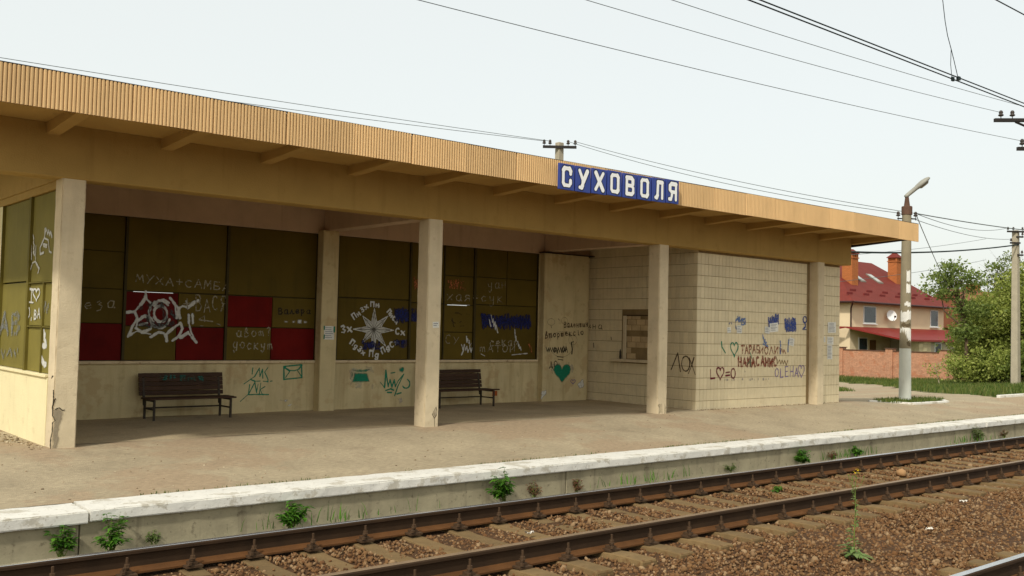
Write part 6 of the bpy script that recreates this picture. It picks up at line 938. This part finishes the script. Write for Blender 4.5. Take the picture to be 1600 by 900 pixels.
def tree(name, label, x, y, h, crown, nclump, per, leaf, size, lm, bm_, seed, lean=(0,0), spread=.35, tr=.12, group=None, bare=0, cat='tree'):
    """crown: list of ellipsoids (dx, dy, z, rx, ry, rz) relative to the foot"""
    r = random.Random(seed); rn = np.random.default_rng(seed); z0 = float(gz(x, y))-.05; root = empty(name, label, cat, (x, y, z0), group); b = MB(); C_ = []
    top = Vector((x+lean[0], y+lean[1], z0+h*.6)); pts = [Vector((x, y, z0-.1))]
    for t in (.3, .6, 1.0): pts.append(Vector((x, y, z0)).lerp(top, t)+Vector((r.uniform(-1,1), r.uniform(-1,1), 0))*h*.03)
    b.tube(pts, [tr, tr*.8, tr*.62, tr*.35], 8)
    for (dx, dy, cz, rx, ry, rz) in crown:                 # main limbs reach into each part of the crown
        e_ = Vector((x+dx, y+dy, z0+cz+rz*.3)); s0 = pts[1].lerp(pts[3], r.uniform(.3, .9))
        if e_.z > s0.z: m1 = s0.lerp(e_, .35)+Vector((r.uniform(-.3,.3), r.uniform(-.3,.3), .1)); m2 = s0.lerp(e_, .7)+Vector((r.uniform(-.25,.25), r.uniform(-.25,.25), .1)); b.tube([s0, m1, m2, e_], [tr*.4, tr*.3, tr*.2, tr*.08], 6, cap=False)
    for (dx, dy, cz, rx, ry, rz) in crown:
        cc = Vector((x+dx, y+dy, z0+cz)); vol = rx*ry*rz; tot = sum(q[3]*q[4]*q[5] for q in crown); k = max(4, int(nclump*vol/tot))
        for _ in range(k):
            u = rn.normal(size=3); u /= np.linalg.norm(u); rad = rn.random()**.45; p = cc+Vector((u[0]*rx*rad, u[1]*ry*rad, u[2]*rz*rad))
            s_ = (pts[2].lerp(pts[3], r.uniform(.2, 1)) if p.z > pts[2].z+.3 else pts[1].lerp(pts[2], r.random())) if p.z > pts[1].z else pts[0].lerp(pts[1], r.uniform(.2, .9)); mid = s_.lerp(p, .55)+Vector((r.uniform(-.2,.2), r.uniform(-.2,.2), r.uniform(.0,.35)))*min(rx, 1)
            if r.random() < (.3 if not bare else .5): b.tube([s_, mid, p], [tr*.18, tr*.11, tr*.04], 4, cap=False)
            if bare and r.random() < bare:
                for _k in range(4): q = p+Vector((r.uniform(-.7,.7), r.uniform(-.7,.7), r.uniform(-.1,.8))); b.tube([p, (p+q)/2+Vector((0,0,.06)), q], [tr*.05, tr*.035, tr*.02], 3, cap=False)
                continue
            m = int(per*r.uniform(.5, 1.5)); C_.append(np.array(p)+rn.normal(size=(m, 3))*np.array([spread, spread, spread*.5]))
    b.build('trunk', bm_, root, fix=False)
    P = np.concatenate(C_); V, F, t = leaves(P, size, seed, bias=.3); lo, hi = P[:,2].min(), P[:,2].max()
    obj('crown', np_mesh('crown', V, F, t), lm, root); return root
tree('locust_tree', 'slender tree with airy layered crown beside the red roofed house', 46.3, 20.95, 7.6, [(-0.92,0.78,5.10,0.95,0.95,0.60),(-0.76,0.65,5.75,0.55,0.55,0.35),(-1.34,1.13,4.45,0.60,0.60,0.40),(-0.23,0.19,4.90,0.70,0.70,0.45),(-0.92,0.78,4.30,0.70,0.70,0.35),(-0.08,0.06,3.60,0.80,0.80,0.50),(-0.38,0.32,2.60,0.70,0.70,0.50)], 80, 50, 0, .075, lf_loc, bark, 21, lean=(-.46,.39), spread=.22, tr=.11)
tree('sparse_tree', 'half bare tree with dark twisting branches left of the slim pole', 50.2, 21.35, 8.2, [(-0.15,0.13,5.70,0.80,0.80,0.80),(0.38,-0.32,6.10,0.70,0.70,0.60),(-0.53,0.45,5.10,0.70,0.70,0.60),(0.46,-0.39,5.00,0.80,0.80,0.70)], 80, 34, 0, .065, lf_loc, bark, 33, spread=.2, tr=.09, bare=.4)
tree('leafy_tree', 'broad yellow green tree massed behind the slim pole', 48.5, 21.3, 5.4, [(0.08,-0.06,3.10,1.60,1.60,1.20),(-0.46,0.39,2.30,0.80,0.80,0.90),(0.76,-0.65,3.70,1.20,1.20,1.00),(0.23,-0.19,1.70,1.70,1.70,1.00),(-0.23,0.19,3.90,0.90,0.90,0.50)], 230, 56, 0, .075, lf_yel, bark, 41, spread=.32, tr=.12)
tree('leafy_tree', 'dense green tree standing just right of the slim pole', 47.0, 18.0, 6.8, [(0.53,-0.45,4.90,1.20,1.20,1.50),(1.22,-1.03,3.40,1.70,1.70,1.60),(0.19,-0.16,3.10,1.00,1.00,1.40),(0.69,-0.58,1.80,1.70,1.70,1.30)], 210, 56, 0, .075, lf_yel, bark, 43, spread=.32, tr=.13)
tree('leafy_tree', 'rounded green tree behind the yellow green one', 52.4, 21.7, 6.0, [(0.00,-0.00,3.70,1.60,1.60,1.20),(-0.92,0.78,2.90,1.30,1.30,1.10),(0.99,-0.84,3.30,1.60,1.60,1.30)], 200, 70, 0, .09, lf_drk, bark, 47, spread=.40, tr=.13)
tree('leafy_tree', 'small loose yellow green tree overlapping the right side of the house', 49.6, 21.95, 4.4, [(-0.15,0.13,2.60,0.90,0.90,1.00),(0.46,-0.39,3.10,0.80,0.80,0.70),(-0.53,0.45,1.90,0.80,0.80,0.70),(0.08,-0.06,3.70,0.50,0.50,0.40)], 110, 55, 0, .075, lf_yel, bark, 71, spread=.34, tr=.08)
tree('leafy_tree', 'tall loose yellow green tree close behind the slim pole', 49.0, 19.9, 6.4, [(0.00,-0.00,4.40,1.00,1.00,0.90),(-0.53,0.45,3.40,1.00,1.00,0.90),(0.46,-0.39,3.60,1.00,1.00,1.00),(0.15,-0.13,5.20,0.60,0.60,0.50)], 170, 55, 0, .08, lf_yel, bark, 73, spread=.40, tr=.11)
def shrub(label, x, y, h, w, lm, seed, n=46, per=60, size=.07):
    return tree('bush', label, x, y, h, [(0,0,h*.55,w,w,h*.42),(w*.4,-w*.4,h*.4,w*.7,w*.7,h*.36),(-w*.4,w*.4,h*.42,w*.7,w*.7,h*.34)], n, per, 0, size, lm, bark, seed, spread=.2, tr=.04, group='bushes in front of the brick wall', cat='bush')
shrub('low spreading bush at the end of the row below the house porch', 47.6, 21.8, 1.5, .7, lf_yel, 51); shrub('round bush below the trunk of the slender tree', 46.2, 20.7, 1.8, .85, lf_yel, 52); shrub('dark bush under the sparse tree', 46.6, 20.1, 1.7, .8, lf_drk, 53)
shrub('bush left of the foot of the slim pole', 46.0, 19.4, 1.9, .8, lf_yel, 54); shrub('bush right behind the foot of the slim pole', 46.2, 18.5, 1.9, .9, lf_drk, 55); shrub('tall bush in front of the dense green tree', 45.8, 17.4, 2.3, 1.0, lf_drk, 56, 60)
tree('sapling', 'thin young sapling with pale stem before the brick wall corner', 44.0, 21.4, 1.6, [(.1,-.1,1.0,.5,.5,.35),(-.2,.25,.8,.4,.4,.25),(.35,-.3,1.3,.4,.4,.25)], 22, 22, 0, .055, lf_yel, bark2, 61, lean=(-.2,.2), spread=.14, tr=.035, cat='sapling')
# grass wedge and verge: blades
def blades(name, P, hmin, hmax, lm, seed, label, w=.006):
    r = np.random.default_rng(seed); n = len(P); P = np.asarray(P); a = r.uniform(0, 2*np.pi, n); h = r.uniform(hmin, hmax, n); ln = r.uniform(.1, .5, n)*h; d = np.stack([np.cos(a), np.sin(a), 0*a], -1); q = r.uniform(0, 2*np.pi, n); s = np.stack([np.cos(q), np.sin(q), 0*q], -1)*w*r.uniform(.6, 1.6, n)[:,None]
    t1 = P+d*ln[:,None]*.4; t1[:,2] += h*.6; t2 = P+d*ln[:,None]; t2[:,2] += h; V = np.stack([P-s, P+s, t1+s*.7, t1-s*.7, t2], 1).reshape(-1, 3); i = np.arange(n)*5
    F = np.concatenate([np.stack([i, i+1, i+2], -1), np.stack([i, i+2, i+3], -1), np.stack([i+3, i+2, i+4], -1)]); t = np.tile(r.random(n), 3)
    o = obj(name, np_mesh(name, V, F, t), lm); o['kind'] = 'stuff'; o['label'] = label; o['category'] = 'grass'; return o
def inroad(x, y): 
    return (y < yend(x)) and not (x > 28 and y < ybeg(x)) if x < 58 else False
def scatter(n, x0, x1, y0, y1, ok, seed, zoff=-.03):
    r = np.random.default_rng(seed); P = np.stack([r.uniform(x0, x1, n), r.uniform(y0, y1, n)], -1); k = np.array([ok(a, b) for a, b in P]); P = P[k]; z = gz(P[:,0], P[:,1])+zoff; return np.concatenate([P, z[:,None]], 1)
P = scatter(52000, 28, 60, 12.3, 33, lambda x, y: (not inroad(x, y)) and y < 12.5+(x-28)*.85 and y > 12.3+max(0, x-46)*.25, 1)
blades('verge_grass', P, .08, .24, lf_gr, 5, 'short spring grass on the verge between road and brick wall', .012)
P = scatter(9000, 57.5, 60.3, 29, 46, lambda x, y: True, 2); blades('wall_foot_grass', P, .12, .38, lf_gr, 6, 'tufty grass along the foot of the sunlit brick wall', .016)
P = scatter(2600, 22, 24.9, 11.75, 12.7, lambda x, y: abs(y-12.2) < .5-abs(x-23.5)*.2, 3, .02); blades('island_grass', P, .04, .12, lf_gr, 7, 'small tuft of grass round the lamp post foot', .006)
P = scatter(1800, 33.0, 38.0, 19.2, 23.0, lambda x, y: abs(y-(19.6+(x-32.8)*.68)) < .5, 4, 0); blades('road_grass', P, .05, .15, lf_gr, 8, 'patch of grass on the road beside the pavilion corner', .012)
# moss and sprigs along the platform edge and at the foot of the retaining wall
r = np.random.default_rng(3); P = np.stack([r.uniform(0, 30, 2600), 9.475+np.abs(r.normal(0, .012, 2600)), np.full(2600, -.19)], -1); P = P[(np.sin(P[:,0]*1.7)+np.sin(P[:,0]*4.1)*.7+r.normal(0,.5,2600)) > .3]; blades('edge_grass', P, .01, .04, lf_gr, 9, 'thin line of moss along the back of the white edge slabs', .004)
P = np.stack([r.uniform(-2, 26, 1500), 8.98-np.abs(r.normal(0, .10, 1500)), np.full(1500, -.53)], -1); P = P[(np.sin(P[:,0]*1.3+1)+r.normal(0,.45,1500)) > .75]; blades('wall_grass', P, .06, .2, lf_weed, 10, 'thin grass sprigs at the foot of the platform wall', .005)
def weed(label, x, y, h, w, n, lm, seed, size=.045, group='weeds growing along the platform wall', name='weed', z=-.55):
    r = random.Random(seed); rn = np.random.default_rng(seed); root = empty(name, label, 'weed', (x, y, z), group); b = MB(); VV = []; FF = []; TT = []; off = 0
    for _ in range(n):
        a = r.uniform(0, 6.28); d = w*math.sqrt(r.random()); hh = h*r.uniform(.35, 1)*(1-.35*d/w); tip = Vector((x+d*math.cos(a), y+d*math.sin(a)*.6, z+hh)); foot = Vector((x+r.uniform(-.03,.03), y, z)); mid = foot.lerp(tip, .5)+Vector((0,0,.1*hh)); b.tube([foot, mid, tip], [.004, .003, .002], 4, cap=False)
        for t in np.linspace(.45, 1, 5):
            p = foot.lerp(mid, min(1, t*2)) if t < .5 else mid.lerp(tip, t*2-1)
            for k in range(3):
                th = r.uniform(0, 6.28); dv = Vector((math.cos(th), math.sin(th), r.uniform(-.5, .35))).normalized(); sd = dv.cross(Vector((0,0,1))).normalized(); s = size*r.uniform(.6, 1.3); up_ = sd.cross(dv)
                pts_ = [p, p+dv*s*.45+sd*s*.42-up_*.0, p+dv*s*.75+sd*s*.22, p+dv*s*1.35-Vector((0,0,s*.25)), p+dv*s*.75-sd*s*.22, p+dv*s*.45-sd*s*.42]; VV += [q[:] for q in pts_]; FF += [(off, off+1, off+2), (off, off+2, off+3), (off, off+3, off+4), (off, off+4, off+5)]; TT += [r.random()]*4; off += 6
    b.build('stem', mat('weed_stem', srgb(96,112,48), var=.15), root, fix=False); o = obj('leaf_cluster', np_mesh('leaf_cluster', VV, FF, TT), lm, root); o['kind'] = 'stuff'; return root
weed('bright green weed left of the cracked slab joint', 2.55, 8.92, .34, .12, 16, lf_weed, 1); weed('bright yellow green weed right of the cracked slab joint', 2.95, 8.88, .40, .14, 18, lf_weed, 2, .042)
weed('dark leafy weed alone against the platform wall', 4.70, 8.9, .33, .20, 20, lf_weed, 3, .052); weed('tallest bushy weed reaching over the white slab edge', 7.45, 8.86, .46, .20, 26, lf_weed, 4, .055)
weed('round green weed near the further slab joint', 13.72, 8.9, .26, .20, 20, lf_weed, 5, .055); weed('small dark weed past the further slab joint', 15.35, 8.92, .25, .14, 14, lf_weed, 6, .05); weed('thin pale weed at the far end of the platform wall', 19.9, 8.92, .34, .22, 14, lf_dull, 7, .045)
weed('low faded grassy weed in shade of the platform wall', 11.9, 8.94, .2, .15, 10, lf_dull, 8, .03); weed('small green sprout between the rails', 10.9, 7.45, .07, .16, 10, lf_weed, 9, .03, 'weeds in the ballast', z=-.53)
weed('short bright sprig beside the first platform joint', 3.35, 8.95, .16, .10, 8, lf_dull, 10, .03)
lf_dry = leaf_mat('dry_stalk', [srgb(86,52,36), srgb(112,74,50), srgb(136,104,74), srgb(96,60,42)])
for lab, wx, hh in (('reddish dry weed clump at the slab joint under the name sign', 8.72, .20), ('brown dry stalks beside the tallest bushy weed', 8.0, .22), ('dark dry clump at the further slab joint', 14.62, .2), ('brown dry clump far along the platform wall', 21.2, .24)):
    weed(lab, wx, 8.94, hh, .13, 16, lf_dry, int(wx*10), .026, 'dry weeds along the platform wall')
# flowering weed in the ballast
lf_flw = leaf_mat('flower_weed_leaf', [srgb(96,124,60), srgb(120,148,78), srgb(140,160,96), srgb(104,132,66)])
fx, fy = 8.27, 4.82
FW = empty('flowering_weed', 'tall spindly weed with yellow flower head growing in the ballast', 'weed', (fx, fy, -.53)); b = MB(); VV = []; FF = []; TT = []; off = 0; r = random.Random(12)
stem = [Vector((fx, fy, -.55)), Vector((fx-.01, fy, -.35)), Vector((fx+.01, fy, -.1)), Vector((fx+.02, fy+.01, .12)), Vector((fx+.04, fy, .25))]; b.tube(stem, [.006, .005, .004, .003, .002], 5, cap=False)
def on_stem(t): t *= 4; i = min(int(t), 3); return stem[i].lerp(stem[i+1], t-i)
for k in range(96):
    t = r.random()**1.3 if k < 74 else r.uniform(0, .10); p = on_stem(min(t, .97)); th = r.uniform(0, 6.28); L_ = .03+(.16 if t < .13 else .10*(1-t))*r.uniform(.4, 1); dv = Vector((math.cos(th), math.sin(th), r.uniform(-.1, .5) if t > .1 else r.uniform(-.05, .25))).normalized(); sd = dv.cross(Vector((0,0,1))).normalized(); w_ = L_*.17
    m1 = p+dv*L_*.5+Vector((0,0,L_*.1)); e_ = p+dv*L_-Vector((0,0,L_*.15)); VV += [p[:], (m1+sd*w_)[:], e_[:], (m1-sd*w_)[:]]; FF += [(off, off+1, off+2, off+3)]; TT.append(r.random()); off += 4
for tt, dx, dy, hh in ((.55,-.10,-.02,.24),(.6,.05,.06,.2),(.7,-.03,.05,.13),(.7,.06,-.05,.12)): q = on_stem(tt); e_ = q+Vector((dx, dy, hh)); b.tube([q, q.lerp(e_, .5)+Vector((dx*.2,dy*.2,0)), e_], .002, 4, cap=False); b.lathe([(.003,0),(.007,.006),(.003,.016)], e_, 6)
b.build('stem', mat('weed_stem', srgb(96,112,48)), FW, fix=False); o = obj('leaf_cluster', np_mesh('leaf_cluster', VV, FF, TT), lf_flw, FW); o['kind'] = 'stuff'
b = MB()
for k in range(34): p = stem[4]+Vector((r.gauss(0,.016), r.gauss(0,.016), r.uniform(-.02, .04))); th = r.uniform(0, 3.1); d1 = Vector((math.cos(th), math.sin(th), r.uniform(-.4,.4)))*.008; d2 = d1.cross(Vector((.1,.2,1))); b.add([p-d1, p+d2, p+d1, p-d2], [(0,1,2,3)])
b.build('flower_head', mat('flower_yellow', srgb(232,196,24), var=.08, rough=.6, bump=0), FW, fix=False)
for k in range(26): pass
# litter and odd pale stones in the ballast
lit = mat('litter', srgb(214,208,194), var=.1, rough=.8); r = random.Random(9)
for lab, x, y, s in (('white scrap of paper litter by the sleepers near the weed', 9.95, 4.95, .05), ('pale litter scrap between the rails close to the platform', 6.35, 7.15, .045), ('crumpled white wrapper beside the further sleepers', 12.0, 5.55, .05)):
    b = MB(); n = 5; vs = [(x+(i/n-.5)*s*2+r.uniform(-.01,.01), y+(j/n-.5)*s+r.uniform(-.01,.01), -.492+r.uniform(0,.03)) for i in range(n+1) for j in range(n+1)]
    b.add(vs, [(i*(n+1)+j, (i+1)*(n+1)+j, (i+1)*(n+1)+j+1, i*(n+1)+j+1) for i in range(n) for j in range(n)]); tag(b.build('litter_scrap', lit, fix=False), lab, 'litter')
V, F = IV*(1+np.random.default_rng(2).uniform(-.2,.2,(12,1)))*np.array([.11,.08,.07])+np.array([13.62,7.2,-.47]), IF
tag(obj('loose_stone', np_mesh('loose_stone', V, F), mat('tan_stone', srgb(160,124,84), var=.15, bump=.3)), 'large tan stone lying on a sleeper between the rails', 'stone')
